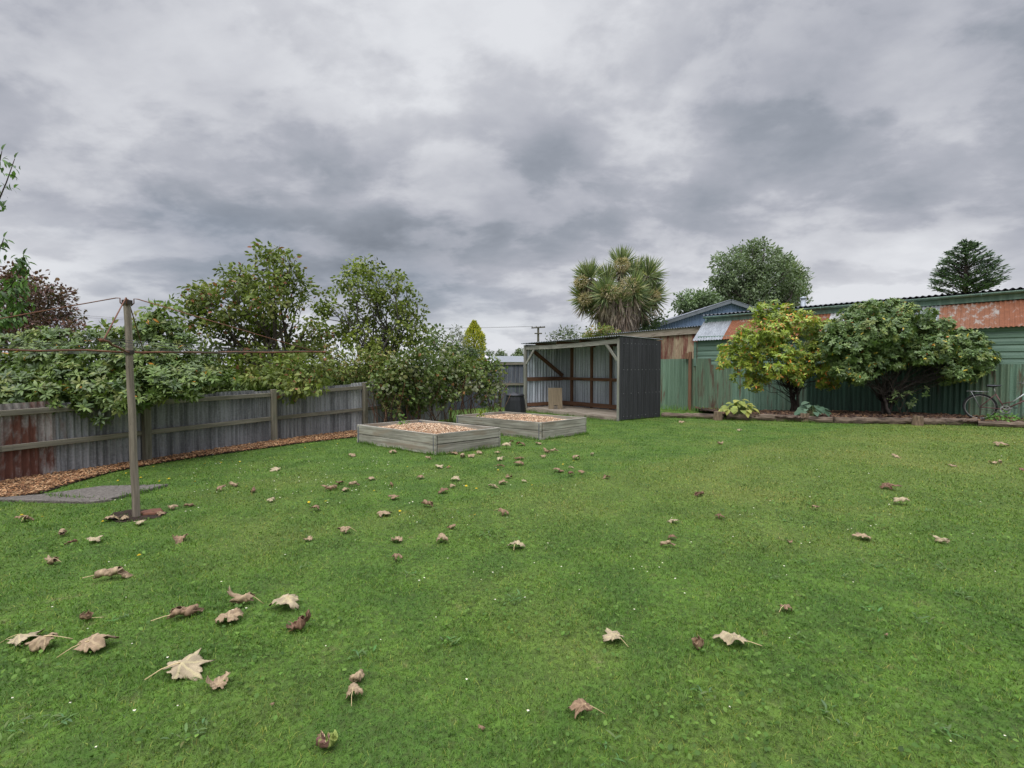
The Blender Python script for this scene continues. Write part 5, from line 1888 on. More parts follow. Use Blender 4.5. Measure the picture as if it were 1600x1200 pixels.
lb = [(572, 414, 14), (556, 425, 16), (585, 428, 16), (538, 438, 18), (562, 448, 18), (612, 432, 12), (618, 446, 16), (635, 455, 14), (590, 455, 18), (545, 462, 16), (612, 470, 22), (648, 470, 14), (580, 478, 24), (655, 488, 14), (540, 490, 14), (630, 492, 20),
      (508, 468, 13), (498, 482, 12), (515, 482, 12), (560, 505, 22), (600, 510, 26), (640, 515, 20), (530, 510, 14), (662, 508, 10), (570, 530, 22), (615, 535, 24), (648, 536, 16), (540, 525, 14), (590, 552, 22), (510, 520, 10, 0.2), (500, 540, 12, 0.3)]
B_base = V((at(596, 600, 13.6).x, 13.6, 0))
tB = thing("poplar_tree", "airy tree with small yellow green leaves and bare forked limbs behind fence", "tree", B_base)
blB = pblobs(lb, 13.5, 0.6)
woody("trunk", B_base, 1.9, blB, 0.09, tB, (0.10, 0.09, 0.08), twigs=4)
crown("crown", blB, 0.105, [(4, (0.082, 0.106, 0.02)), (3, (0.12, 0.142, 0.026)), (2, (0.052, 0.072, 0.02)), (1, (0.14, 0.125, 0.05))], tB, 26, 17, 0.6, clump_r=0.10, shell=0.1, droop=0.35)

lc = [(668, 520, 12), (685, 522, 14), (700, 530, 10), (680, 540, 18), (660, 548, 16), (698, 548, 14), (706, 545, 8), (670, 562, 16), (690, 565, 14)]
C_base = V((at(682, 600, 16).x, 16, 0))
tC = thing("young_tree", "small dark leaved tree between the airy tree and golden conifer", "tree", C_base)
blC = pblobs(lc, 16, 0.4)
woody("trunk", C_base, 1.3, blC, 0.05, tC, twigs=2)
crown("crown", blC, 0.11, [(3, (0.06, 0.088, 0.034)), (2, (0.085, 0.12, 0.045)), (1, (0.09, 0.075, 0.05))], tC, 34, 12, 0.55, clump_r=0.11, shell=0.1)

ld_ = [(525, 560, 18), (545, 565, 22), (515, 575, 14), (565, 575, 20), (585, 570, 20), (600, 580, 20), (540, 582, 12), (620, 572, 22), (610, 590, 14)]
D_base = V((at(560, 600, 12.4).x, 12.4, 0))
tD = thing("fence_shrub", "yellowish mixed shrub spilling over the fence below the airy tree", "shrub", D_base)
blD = pblobs(ld_, 12.1, 0.3)
woody("stems", D_base, 0.8, blD, 0.04, tD, stems=3, twigs=1)
crown("foliage", blD, 0.085, [(3, (0.10, 0.125, 0.03)), (2, (0.06, 0.085, 0.025)), (1, (0.16, 0.15, 0.05)), (1, (0.15, 0.09, 0.05))], tD, 50, 16, 0.55, clump_r=0.11)

# rhododendron bank over the fence at far left
G_RHO = [(4, (0.075, 0.112, 0.026)), (3, (0.105, 0.145, 0.036)), (2, (0.05, 0.08, 0.024)), (1, (0.145, 0.165, 0.045))]
lr = [(-40, 560, 40), (20, 540, 26, .5), (60, 535, 28, .6), (100, 540, 26, .6), (140, 535, 26, .6), (180, 530, 24, .6), (215, 520, 24, .6), (245, 505, 20, .9), (255, 525, 24, .8), (290, 535, 18, .8), (30, 570, 28, .1), (75, 570, 30, 0), (120, 565, 30, 0), (165, 565, 30, 0), (210, 560, 30, 0.1), (250, 560, 28, .2), (285, 560, 24, .5),
      (10, 600, 26, .1), (60, 605, 24, 0), (105, 595, 26, -.3), (150, 600, 28, -.35), (195, 602, 28, -.3), (235, 595, 26, -.15), (270, 585, 26, 0.1), (300, 585, 22, .4), (325, 590, 16, .6), (140, 622, 16, -.4), (185, 628, 14, -.4), (245, 618, 14, -.2), (285, 610, 15, 0.1), (160, 655, 9, -.45), (320, 575, 12, .6), (100, 625, 20, -.2), (125, 612, 24, -.3), (170, 620, 22, -.35), (215, 622, 20, -.35), (260, 606, 18, -.2), (300, 598, 16, 0), (330, 592, 14, .3), (345, 592, 14, .8), (365, 590, 14, 1.2), (60, 585, 30, .4), (20, 585, 30, .5), (230, 600, 24, 0), (40, 620, 18, .5), (280, 590, 22, .1), (75, 622, 16, .3), (310, 560, 18, 1.1), (335, 575, 16, 1.2), (0, 622, 24, -1.0), (35, 618, 24, -.8), (70, 622, 22, -.7), (100, 630, 20, -.62), (130, 634, 17, -.55), (-40, 620, 30, -1.1), (20, 600, 26, -.7), (55, 600, 26, -.5), (165, 626, 14, -.45), (265, 618, 12, -.2), (300, 610, 12, 0)]
E_base = V((at(130, 640, 8.2).x, 8.2, 0))
tE = thing("rhododendron", "wide dark green rhododendron bank hanging over the fence behind the clothesline", "shrub", E_base)
blE = pblobs(lr, 7.75, 0.15)
woody("stems", E_base, 1.0, blE, 0.05, tE, (0.06, 0.05, 0.042), stems=4, twigs=1)
GAIN[0] = 1.5
rosettes("foliage", blE, 0.108, G_RHO, tE, 250, 9, 0.32, accent=[(0.006, s2l(206, 140, 50))])
# hanging stems seen at the sky line right of the pole
ls = [(247, 482, 10), (238, 500, 10), (262, 478, 9), (225, 505, 10), (255, 500, 12), (160, 512, 9), (175, 510, 9), (275, 520, 12)]
GAIN[0] = 2.0
blS = pblobs(ls, 8.8, 0.2)
F_base = V((at(240, 600, 8.9).x, 8.9, 0))
tS = thing("tall_shrub", "taller yellow green shrub rising behind the pole above the rhododendron", "shrub", F_base)
woody("stems", F_base, 1.4, blS, 0.03, tS, stems=2, twigs=2)
crown("foliage", blS, 0.12, [(3, (0.085, 0.125, 0.034)), (2, (0.12, 0.155, 0.045)), (1, (0.15, 0.10, 0.045))], tS, 90, 9, 0.42, clump_r=0.09)

# clipped hedge on the far side of the neighbour's garden
Nb = V((at(430, 600, 18).x, 18, 0))
tN = thing("hedge", "dark hedge in the next garden glimpsed between the fence trees", "hedge", Nb)
blN = pblobs([(px, 588 + random.uniform(-5, 5), 15) for px in range(180, 600, 17)] + [(px, 604, 16) for px in range(190, 600, 17)], 18, 0.4)
crown("foliage", blN, 0.12, [(3, (0.055, 0.075, 0.022)), (2, (0.08, 0.10, 0.03)), (1, (0.04, 0.055, 0.02))], tN, 60, 14, 0.5, clump_r=0.13)
mb = MB()
for px in range(180, 600, 34):
    p = at(px, 600, 18); p.z = 0
    mb.tube([p, p + V((0.05, 0, 1.1))], [0.05, 0.03], 6, (0.06, 0.05, 0.04))
mb.build("stems", M["bark"], tN)

# copper beech
lcb = [(15, 440, 22), (45, 440, 18), (70, 452, 18), (90, 462, 14), (30, 465, 26), (65, 478, 24), (95, 485, 16), (112, 500, 12), (20, 500, 28), (60, 508, 24), (95, 512, 18), (10, 530, 26), (50, 530, 20), (-30, 470, 40), (120, 512, 8)]
G_base = V((at(40, 600, 12.0).x, 12.0, 0))
tG = thing("copper_beech", "dark purple leaved tree at the far left beyond the fence", "tree", G_base)
blG = pblobs(lcb, 12, 0.6)
woody("trunk", G_base, 1.6, blG, 0.12, tG, twigs=3)
crown("crown", blG, 0.085, [(4, (0.060, 0.032, 0.030)), (2, (0.090, 0.050, 0.042)), (2, (0.048, 0.048, 0.026)), (1, (0.13, 0.065, 0.05))], tG, 55, 16, 0.55, clump_r=0.12, shell=0.1)

# cherry with drooping leaves coming in from the left edge
Hb = V((-6.9, 5.2, 0))
tH = thing("cherry_tree", "green cherry branches with drooping pointed leaves at the left edge", "tree", Hb)
mbw = MB()
cP, cD, cN = [], [], []
trunk_top = V((-6.7, 5.2, 1.9))
mbw.tube(wiggle(Hb + V((0, 0, -0.05)), trunk_top, 5, 0.02), [0.11, 0.1, 0.09, 0.085, 0.08, 0.075], 10, (0.07, 0.05, 0.045))
sprigs = [((-90, 470), (-50, 360), (-5, 320), (10, 285), (23, 248)), ((-100, 480), (-40, 340), (-18, 290), (0, 250), (3, 236)), ((-90, 500), (-60, 440), (-20, 410), (2, 385), (6, 372)), ((-100, 520), (-40, 470), (15, 450), (33, 420), (37, 398)),
          ((-100, 520), (-50, 490), (0, 470), (22, 455), (40, 438)), ((-100, 530), (-50, 510), (0, 490), (25, 480), (38, 468)), ((-90, 460), (-60, 300), (-30, 290), (-12, 300), (4, 325)), ((-100, 530), (-50, 520), (-10, 505), (10, 498), (22, 495))]
for si, sg in enumerate(sprigs):
    yy = 5.2 + random.uniform(-0.25, 0.25)
    pts_ = [trunk_top] + [at(a, b_, yy) for a, b_ in sg]
    mbw.tube(pts_, [0.03, 0.02, 0.011, 0.007, 0.005, 0.003], 6, (0.07, 0.05, 0.045))
    for i in range(1, len(pts_) - 1):
        nL = 14 if i > 1 else 7
        for q_ in range(nL):
            p = pts_[i].lerp(pts_[i + 1], (q_ + random.random()) / nL)
            sdx = random.choice((-1, 1))
            for rep in range(3 if si in (3, 4, 5, 7) else 1):
                cP.append(p + V((random.gauss(0, 0.02), random.gauss(0, 0.05), random.gauss(0, 0.02)))); cD.append((sdx * random.uniform(0.3, 1), random.uniform(-0.8, 0.8), random.uniform(-1.1, 0.0))); cN.append((random.gauss(0, 0.4), random.gauss(0, 0.4), 1))
    cP.append(pts_[-1]); cD.append((0.3, 0, 1)); cN.append((0, -1, 0.3))
mbw.build("trunk", M["bark"], tH, smooth=True)
cP = np.array([tuple(p) for p in cP]); L = rng.uniform(0.06, 0.1, len(cP))
vs, lp, sz = leaf_arrays(cP, np.array(cD), np.array(cN), L, L * 0.34, 0.15, 0.25)
col, _ = pick_palette([(3, (0.05, 0.085, 0.028)), (2, (0.075, 0.125, 0.038)), (1, (0.04, 0.06, 0.03))], len(cP), 0.2)
np_mesh("crown", vs, lp, sz, M["foliage"], np.repeat(col, 6, 0), tH)

# ================================================================== BERRY ROW ON WIRES
r0p, r1p = V((-3.0, 11.65, 0)), V((-0.28, 14.3, 0))
br = thing("berry_row", "tangled row of berry canes behind the raised beds", "hedge", (r0p + r1p) / 2)
lbr = [(612, 605, 22), (640, 590, 26), (620, 575, 16), (660, 575, 24), (690, 572, 22), (715, 575, 20), (640, 612, 22), (672, 604, 24), (705, 600, 24), (735, 598, 20), (755, 585, 18), (770, 580, 12), (735, 578, 14), (600, 622, 9), (615, 640, 9), (645, 632, 14), (690, 622, 16), (755, 610, 14), (770, 605, 10), (772, 632, 8), (640, 562, 10), (600, 585, 9), (782, 600, 6), (590, 600, 7), (655, 558, 8), (700, 552, 9), (728, 560, 9), (625, 562, 9), (765, 566, 8)]
blR = []
for px, py, rp in lbr:
    kx = (px - 800) / 800
    s_ = (kx * r0p.y - r0p.x) / ((r1p - r0p).x - kx * (r1p - r0p).y)
    Y_ = (r0p + (r1p - r0p) * s_).y + random.uniform(-0.2, 0.2)
    c = at(px, py, Y_); r_ = rp / 800 * Y_
    blR.append((c, r_, r_ * 0.9))
GAIN[0] = 1.7
crown("foliage", blR, 0.098, [(4, (0.07, 0.10, 0.028)), (3, (0.10, 0.135, 0.036)), (2, (0.05, 0.072, 0.028)), (1.3, (0.15, 0.15, 0.06)), (1.3, (0.22, 0.215, 0.16))], br, 56, 14, 0.7, clump_r=0.11, accent=(0.02, s2l(176, 130, 92)))
mb = MB()
for i in range(80):
    q_ = random.random()
    b_ = r0p.lerp(r1p, q_) + V((random.gauss(0, 0.08), random.gauss(0, 0.08), 0))
    e_ = b_ + V((random.gauss(0, 0.28), random.gauss(0, 0.2), random.uniform(0.7, 1.3)))
    mb.tube(wiggle(b_, e_, 4, 0.05), [0.009, 0.008, 0.007, 0.006, 0.004], 5, random.choice((s2l(120, 84, 66), s2l(96, 66, 54), s2l(140, 110, 90))))
mb.build("canes", M["bark"], br, smooth=True)
wf = thing("wire_trellis", "grey posts with thin wires carrying the berry canes", "trellis", r0p)
pA = FENCE[4] + V((0.1, -0.05, 0))
pB = V((at(781, 640, 14.5).x, 14.5, 0))
mb = MB(); mb.beam(pB + V((0, 0, -0.1)), pB + V((0, 0, 1.45)), 0.08, 0.08, up=(1, 0, 0)); mb.build("post", M["grey_wood"], wf, bevel=0.005)
pC = pA
for hz in (0.35, 0.75, 1.05):
    mb = MB()
    a, b_ = pC + V((0, -0.05, hz)), pB + V((0, -0.05, hz * 1.2))
    mb.tube([a.lerp(b_, i / 8) + V((0, 0, -0.05 * 4 * (i / 8) * (1 - i / 8))) for i in range(9)], 0.003, 4); mb.build("wire", M["wire"], wf)

GAIN[0] = 2.0
# ================================================================== BACKGROUND TREES
# golden conifer
gcY = 34
gB = V((at(741, 556, gcY).x, gcY, 0))
tg = thing("golden_conifer", "narrow golden yellow conifer beyond the far pale roof", "tree", gB)
zt = at(740, 503, gcY).z
mb = MB(); mb.tube([gB, V((gB.x, gB.y, zt - 0.3))], [0.12, 0.03], 7, (0.06, 0.04, 0.03)); mb.build("trunk", M["bark"], tg)
P, D, N, Cc, L = [], [], [], [], []
n = 7000
hq = rng.random(n) ** 0.8
rmax = 0.66 * np.clip(1.5 * (1 - hq ** 3.4), 0.08, 1.0) * (0.82 + 0.18 * np.minimum(1, hq * 3))
lump = 1 + 0.16 * np.sin(hq * 31 + rng.integers(0, 5, n)) 
th = rng.uniform(0, 2 * math.pi, n)
rr = rmax * np.sqrt(rng.uniform(0.45, 1, n)) * lump
P = np.stack([gB.x + rr * np.cos(th), gB.y + rr * np.sin(th), 0.3 + hq * (zt - 0.3)], 1)
D = np.stack([np.cos(th) * 0.6, np.sin(th) * 0.6, rng.uniform(0.3, 1.1, n)], 1) + rng.normal(0, 0.25, (n, 3))
N = rng.normal(0, 1, (n, 3))
vs, lp, sz = leaf_arrays(P, D, N, rng.uniform(0.1, 0.2, n), 0.055, 0.1, 0.1)
col, _ = pick_palette([(3, (0.26, 0.25, 0.035)), (2, (0.16, 0.18, 0.03)), (1, (0.34, 0.30, 0.06)), (1, (0.09, 0.11, 0.03))], n, 0.18)
np_mesh("crown", vs, lp, sz, M["foliage"], np.repeat(col, 6, 0), tg)
# grey sparse shrub left of it
gs = thing("sparse_tree", "thin grey sparse leaved tree left of the golden conifer", "tree", V((at(712, 560, 30).x, 30, 0)))
bls = pblobs([(702, 525, 6), (708, 518, 6), (714, 512, 5), (718, 522, 7), (722, 530, 6), (712, 535, 9), (703, 540, 8), (722, 542, 7)], 30, 0.3)
woody("trunk", gs.location, 1.4, bls, 0.06, gs, (0.12, 0.11, 0.11), twigs=6)
crown("crown", bls, 0.14, [(1, (0.09, 0.10, 0.08)), (1, (0.14, 0.14, 0.12))], gs, 36, 5, 0.45, clump_r=0.14)
hd = thing("dark_hedge", "dark clipped hedge below the golden conifer", "hedge", V((at(725, 560, 28).x, 28, 0)))
blh = pblobs([(712, 553, 10), (722, 550, 10), (735, 550, 9), (745, 553, 6), (705, 556, 8)], 33, 0.2)
crown("foliage", blh, 0.1, [(1, (0.045, 0.065, 0.035)), (1, (0.065, 0.085, 0.045))], hd, 80, 14, 0.5, clump_r=0.12)
mb = MB()
for q_ in (-0.5, 0, 0.6):
    mb.tube([V((hd.location.x + q_, 33, 0)), V((hd.location.x + q_ + 0.05, 33, 1.9))], [0.06, 0.03], 6, (0.06, 0.045, 0.035))
mb.build("stems", M["bark"], hd)
# low trees on the far skyline left of the shed
for i, (px, py, rp, Y_, lab) in enumerate(((763, 556, 6, 70, "small distant tree right of the golden conifer"), (783, 556, 7, 80, "tiny distant dark tree left of the shed post"), (805, 560, 8, 60, "distant round bush touching the shed post"), (812, 552, 6, 95, "farthest pale tree beside the shed post"))):
    bs_ = V((at(px, 570, Y_).x, Y_, 0))
    rt = thing("distant_tree", lab, "tree", bs_)
    bl_ = pblobs([(px, py, rp), (px - rp * 0.7, py + 3, rp * 0.7), (px + rp * 0.8, py + 3, rp * 0.7)], Y_, 0.3)
    mb = MB(); mb.tube([bs_, bl_[0][0]], [0.12, 0.06], 6, (0.06, 0.045, 0.04)); mb.build("trunk", M["bark"], rt)
    crown("crown", bl_, 0.3, [(1, (0.055, 0.075, 0.035)), (1, (0.08, 0.10, 0.045))], rt, 12, 10, 0.6, clump_r=0.25)
# pale leafy shrub behind the shed roof
sbh = V((at(880, 560, 22).x, 22, 0))
tsb = thing("silver_shrub", "dark twiggy shrub showing above the open shed roof", "shrub", sbh)
bl_ = pblobs([(862, 526, 6), (872, 523, 7), (880, 518, 7), (890, 522, 8), (897, 516, 6), (885, 530, 9), (868, 533, 8), (900, 530, 8), (908, 530, 8)], 22, 0.3)
woody("stems", sbh, 1.6, bl_, 0.05, tsb, twigs=4)
crown("foliage", bl_, 0.12, [(2, (0.06, 0.075, 0.045)), (1, (0.12, 0.13, 0.09)), (1, (0.04, 0.05, 0.035))], tsb, 40, 7, 0.5, clump_r=0.12)
# creeper on the rusty shed roof
crv = V((at(938, 525, 24).x, 24.3, 2.9))
tcr = thing("creeper", "yellow green creeper growing on the end of the rusty shed roof", "creeper", crv)
bl_ = pblobs([(915, 523, 6), (926, 518, 8), (938, 519, 9), (948, 516, 8), (955, 521, 7), (942, 512, 6), (935, 525, 8), (922, 526, 7)], 24.3, 0.2)
crown("foliage", bl_, 0.11, [(2, (0.12, 0.15, 0.04)), (2, (0.07, 0.10, 0.03)), (1, (0.22, 0.13, 0.07))], tcr, 60, 10, 0.5, clump_r=0.1)


def sword_head(c, axis, n, Lmin, Lmax, W, pal, spread, out):
    """burst of sword leaves about an axis"""
    axis = nrm(np.array(axis, float))
    d = nrm(rng.normal(size=(n, 3)) * spread + axis * 1.0)
    L = rng.uniform(Lmin, Lmax, n)
    col, _ = pick_palette(pal, n, 0.18)
    P = np.array(c) + d * 0.06
    N = nrm(np.cross(d, rng.normal(size=(n, 3))))
    out.append((P, d, N, L, np.full(n, W), col))


def cabbage_tree(root, heads, Y_, base, zf, r0, leafL, pal, n_leaf, skirt=True, flowers=()):
    out = []
    mb = MB()
    tops = []
    fork = V((base.x, base.y, zf))
    mb.tube(wiggle(base, fork, 5, 0.01), [r0 * 1.2, r0 * 1.1, r0, r0, r0, r0 * 0.95], 10, (0.13, 0.10, 0.08))
    for px, py, dy in heads:
        c = at(px, py, Y_ + dy)
        mb.tube(wiggle(fork - V((0, 0, 0.3)), c, 4, 0.03, 0.05), [r0 * 0.7, r0 * 0.6, r0 * 0.5, r0 * 0.45, r0 * 0.4], 8, (0.13, 0.10, 0.08))
        ax = (c - V((base.x, base.y, zf - 0.8))).normalized()
        sword_head(c, (ax.x, ax.y, ax.z + 0.9), n_leaf, leafL * 0.8, leafL * 1.15, leafL * 0.055, pal, 0.6, out)
        # older leaves bend down below each head
        sword_head(c, (ax.x * 0.8, ax.y * 0.8, -0.25), int(n_leaf * 0.6), leafL * 0.55, leafL * 0.9, leafL * 0.055, pal, 0.75, out)
        if skirt:
            sword_head(c - V((0, 0, 0.15)), (ax.x * 0.3, ax.y * 0.3, -1.0), int(n_leaf * 0.35), leafL * 0.7, leafL * 1.1, leafL * 0.05, [(1, (0.15, 0.12, 0.09)), (1, (0.09, 0.07, 0.05)), (1, (0.19, 0.16, 0.12))], 0.45, out)
    mb.build("trunk", M["bark"], root, smooth=True)
    P = np.concatenate([o_[0] for o_ in out]); D = np.concatenate([o_[1] for o_ in out]); N = np.concatenate([o_[2] for o_ in out]); L = np.concatenate([o_[3] for o_ in out]); W = np.concatenate([o_[4] for o_ in out]); Cc = np.concatenate([o_[5] for o_ in out])
    vs, lp, sz = leaf_arrays(P, D, N, L, W, 0.25, 0.1)
    np_mesh("crown", vs, lp, sz, M["foliage"], np.repeat(Cc, 6, 0), root)


PAL_CAB = [(4, (0.10, 0.125, 0.055)), (3, (0.14, 0.16, 0.075)), (2, (0.065, 0.085, 0.045)), (1, (0.22, 0.21, 0.11))]
cY = 27
cbase = V((at(966, 560, cY).x, cY, -0.2))
tcb = thing("cabbage_tree", "thick cabbage tree with spiky heads and tan seed sprays above sheds", "tree", cbase)
zf = at(966, 480, cY).z
heads = [(922, 436, 0.0), (970, 416, 0.3), (1012, 432, 0.2), (946, 462, -0.9), (990, 456, -1.0), (1018, 464, 0.3), (916, 466, 0.3), (968, 478, -0.6), (950, 440, 0.5), (992, 432, 0.6), (1000, 478, -0.2), (936, 478, 0.2)]
cabbage_tree(tcb, heads, cY, cbase, zf, 0.32, 1.05, PAL_CAB, 150)
# thatch of dead leaves on the trunk
n = 2600
th = rng.uniform(0, 2 * math.pi, n); hz = rng.uniform(zf - 1.3, zf + 0.45, n)
rad = 0.55 + 0.55 * (hz - (zf - 1.3)) / 1.75 * rng.random(n) + 0.2 * rng.random(n)
P = np.stack([cbase.x + rad * np.cos(th), cbase.y + rad * np.sin(th), hz], 1)
D = np.stack([np.cos(th) * 0.15, np.sin(th) * 0.15, -np.ones(n)], 1) + rng.normal(0, 0.12, (n, 3))
N = np.stack([np.cos(th), np.sin(th), np.zeros(n)], 1) + rng.normal(0, 0.3, (n, 3))
vs, lp, sz = leaf_arrays(P, D, N, rng.uniform(0.6, 1.0, n), 0.055, 0.2, 0.0)
col, _ = pick_palette([(2, (0.18, 0.145, 0.12)), (2, (0.12, 0.09, 0.07)), (1, (0.24, 0.20, 0.16)), (1, (0.06, 0.045, 0.035))], n, 0.18)
np_mesh("dead_leaf_skirt", vs, lp, sz, M["foliage"], np.repeat(col, 6, 0), tcb)
# tan seed sprays
for px, py, rp, dy in ((972, 413, 10, -0.3), (983, 447, 14, -1.3), (953, 457, 12, -1.3), (908, 440, 9, -0.3), (915, 467, 9, -0.4), (1022, 462, 8, -0.3)):
    c = at(px, py, cY + dy); r_ = rp / 800 * cY
    n = 480
    pt, dd = ellipsoid_pts(n, np.array(c), np.array([r_, r_, r_ * 0.9]), 1.0)
    D = dd + rng.normal(0, 0.4, (n, 3)) + np.array([0, 0, -0.5])
    vs, lp, sz = leaf_arrays(pt, D, rng.normal(0, 1, (n, 3)), rng.uniform(0.08, 0.22, n), 0.03, 0.1, 0.2)
    col, _ = pick_palette([(2, (0.22, 0.18, 0.10)), (1, (0.15, 0.12, 0.065)), (1, (0.27, 0.23, 0.15))], n, 0.2)
    np_mesh("seed_spray", vs, lp, sz, M["foliage"], np.repeat(col, 6, 0), tcb)
# bush beside the trunk
bb2 = V((at(1006, 505, 27.5).x, 27.5, 0))
t2 = thing("dark_bush", "dark green bush right of the cabbage tree trunk", "shrub", bb2)
bl_ = pblobs([(1003, 498, 9), (1012, 492, 8), (1018, 503, 8), (1000, 508, 9), (1010, 512, 10), (1035, 500, 5), (1037, 494, 4)], 27.5, 0.3)
woody("stems", bb2, 2.2, bl_, 0.06, t2, twigs=2)
crown("foliage", bl_, 0.15, [(2, (0.045, 0.07, 0.028)), (1, (0.07, 0.10, 0.04))], t2, 40, 12, 0.55, clump_r=0.16)

# big grey green tree behind the buildings
Yb = 40
lt = [(1185, 392, 14), (1165, 398, 14), (1205, 395, 13), (1150, 412, 14), (1130, 412, 12), (1180, 415, 20), (1215, 412, 16), (1135, 432, 18), (1165, 435, 22), (1200, 435, 22), (1230, 425, 15), (1122, 450, 15), (1150, 458, 22), (1185, 460, 24), (1220, 452, 22), (1240, 440, 14), (1125, 468, 13), (1245, 458, 14), (1215, 475, 18), (1165, 478, 18), (1240, 474, 12), (1140, 478, 12), (1195, 381, 6), (1160, 388, 7), (1125, 402, 7), (1112, 440, 6), (1225, 402, 7), (1250, 428, 7), (1112, 462, 6), (1178, 383, 6), (1145, 396, 7)]
Ib = V((at(1185, 560, Yb).x, Yb, 0))
tI = thing("large_tree", "large rounded grey green tree behind the blue building", "tree", Ib)
blI = pblobs(lt, Yb, 1.6)
woody("trunk", Ib, 4.0, blI, 0.35, tI, (0.10, 0.085, 0.075), twigs=2, minr=0.02)
crown("crown", blI, 0.24, [(4, (0.088, 0.112, 0.062)), (3, (0.115, 0.142, 0.082)), (2, (0.06, 0.082, 0.048))], tI, 13, 19, 0.45, clump_r=0.27, shell=0.1)
ltj = [(1070, 470, 12), (1085, 463, 11), (1098, 466, 12), (1108, 472, 12), (1075, 482, 13), (1095, 482, 14), (1062, 482, 8), (1115, 484, 10)]
Jb = V((at(1088, 560, 36).x, 36, 0))
tJ = thing("round_tree", "smaller bushy tree left of the large one above blue roof", "tree", Jb)
blJ = pblobs(ltj, 36, 0.8)
woody("trunk", Jb, 3.2, blJ, 0.18, tJ, twigs=2, minr=0.015)
crown("crown", blJ, 0.22, [(3, (0.065, 0.092, 0.045)), (2, (0.09, 0.12, 0.06))], tJ, 24, 14, 0.5, clump_r=0.24)
# second cabbage tree half hidden behind the large tree
kb = V((at(1240, 560, 43).x, 43, -0.2))
tk = thing("cabbage_tree", "second cabbage tree poking out behind the right of the large tree", "tree", kb)
cabbage_tree(tk, [(1240, 432, 0), (1228, 422, 0.3), (1246, 446, 0.2), (1232, 445, 0.6)], 43, kb, at(1236, 450, 43).z, 0.3, 1.35, PAL_CAB, 90)

# layered conifer on the right skyline
Yc = 55
kbse = V((at(1505, 560, Yc).x, Yc, 0))
tK = thing("cedar_tree", "dark layered conifer standing above the green building roof", "tree", kbse)
ztop = at(1505, 379, Yc).z
mb = MB()
mb.tube([kbse, V((kbse.x, Yc, ztop * 0.6)), V((kbse.x, Yc, ztop - 0.2))], [0.45, 0.3, 0.04], 9, (0.09, 0.07, 0.06))
prof = [(378, 3), (385, 14), (393, 22), (402, 30), (410, 36), (420, 42), (430, 46), (440, 50), (448, 48), (456, 40)]
P, D, N, L, Cc = [], [], [], [], []
for lvl in range(24):
    py = 380 + lvl * 3.25
    rp = np.interp(py, [a for a, b_ in prof], [b_ for a, b_ in prof]) / 800 * Yc
    zc_ = at(1505, py, Yc).z
    nb = 6
    for b_ in range(nb):
        a_ = random.uniform(0, 2 * math.pi)
        rl = rp * random.uniform(0.72, 1.06)
        e_ = V((kbse.x + rl * math.cos(a_), Yc + rl * math.sin(a_), zc_ + 0.12 * rl + random.gauss(0, 0.1)))
        st = V((kbse.x, Yc, zc_ - 0.1 - 0.25 * rl))
        brn = wiggle(st, e_, 4, 0.02)
        mb.tube(brn, [0.06, 0.05, 0.04, 0.03, 0.012], 5, (0.08, 0.065, 0.055), cap=False)
        for q_ in range(int(14 + 40 * rl / 3)):
            u = random.random() ** 0.55
            p = st.lerp(e_, 0.25 + 0.75 * u)
            wd = 0.42 * rl * (0.35 + 0.65 * (1 - abs(u - 0.6)))
            p = p + V((-math.sin(a_), math.cos(a_), 0)) * random.gauss(0, wd * 0.4) + V((0, 0, random.gauss(0.04, 0.07)))
            P.append(tuple(p)); D.append((math.cos(a_) + random.gauss(0, 0.5), math.sin(a_) + random.gauss(0, 0.5), random.uniform(0.0, 0.7))); N.append((random.gauss(0, 0.4), random.gauss(0, 0.4), 1)); L.append(random.uniform(0.25, 0.5))
mb.build("trunk", M["bark"], tK, smooth=True)
P = np.array(P)
vs, lp, sz = leaf_arrays(P, np.array(D), np.array(N), np.array(L), np.array(L) * 0.35, 0.1, 0.1)
col, _ = pick_palette([(3, (0.05, 0.072, 0.052)), (2, (0.075, 0.10, 0.075)), (1, (0.035, 0.052, 0.04))], len(P), 0.18)
np_mesh("crown", vs, lp, sz, M["foliage"], np.repeat(col, 6, 0), tK)

# ================================================================== RIGHT SHRUBS
laz = [(1210, 490, 18), (1192, 498, 18), (1232, 500, 22), (1180, 515, 20), (1215, 520, 24), (1255, 510, 22), (1280, 520, 20), (1165, 535, 18), (1195, 540, 24), (1235, 540, 28), (1275, 545, 24), (1300, 540, 16), (1150, 548, 14), (1140, 562, 12), (1172, 562, 18), (1210, 568, 24), (1250, 568, 24), (1285, 570, 20), (1305, 572, 14), (1160, 578, 14), (1190, 588, 16), (1285, 592, 14), (1300, 596, 10), (1135, 553, 8), (1180, 605, 10), (1170, 590, 9), (1240, 588, 14)]
Lb = V((at(1242, 640, 15.7).x, 15.7, 0.08))
tL = thing("azalea", "yellow green rhododendron with many orange leaves at green fence", "shrub", Lb)
laz += [(1205, 478, 8), (1228, 484, 9), (1178, 488, 9), (1250, 492, 9), (1160, 520, 8), (1132, 545, 8), (1128, 560, 7), (1128, 572, 6), (1150, 590, 8), (1165, 602, 7), (1315, 560, 9), (1312, 590, 7), (1292, 604, 7), (1295, 505, 9), (1268, 498, 8), (1190, 478, 6)]
blL = pblobs(laz, 15.3, 0.35) + pblobs(laz[4::2], 15.9, 0.3)
woody("stems", Lb, 1.0, blL, 0.042, tL, (0.05, 0.038, 0.032), stems=5, twigs=1)
rosettes("foliage", blL, 0.128, [(4, (0.150, 0.190, 0.026)), (3, (0.115, 0.158, 0.028)), (2, (0.19, 0.215, 0.034)), (1, (0.085, 0.12, 0.026))], tL, 88, 9, 0.35, accent=[(0.06, s2l(222, 146, 74)), (0.025, s2l(206, 170, 80))])

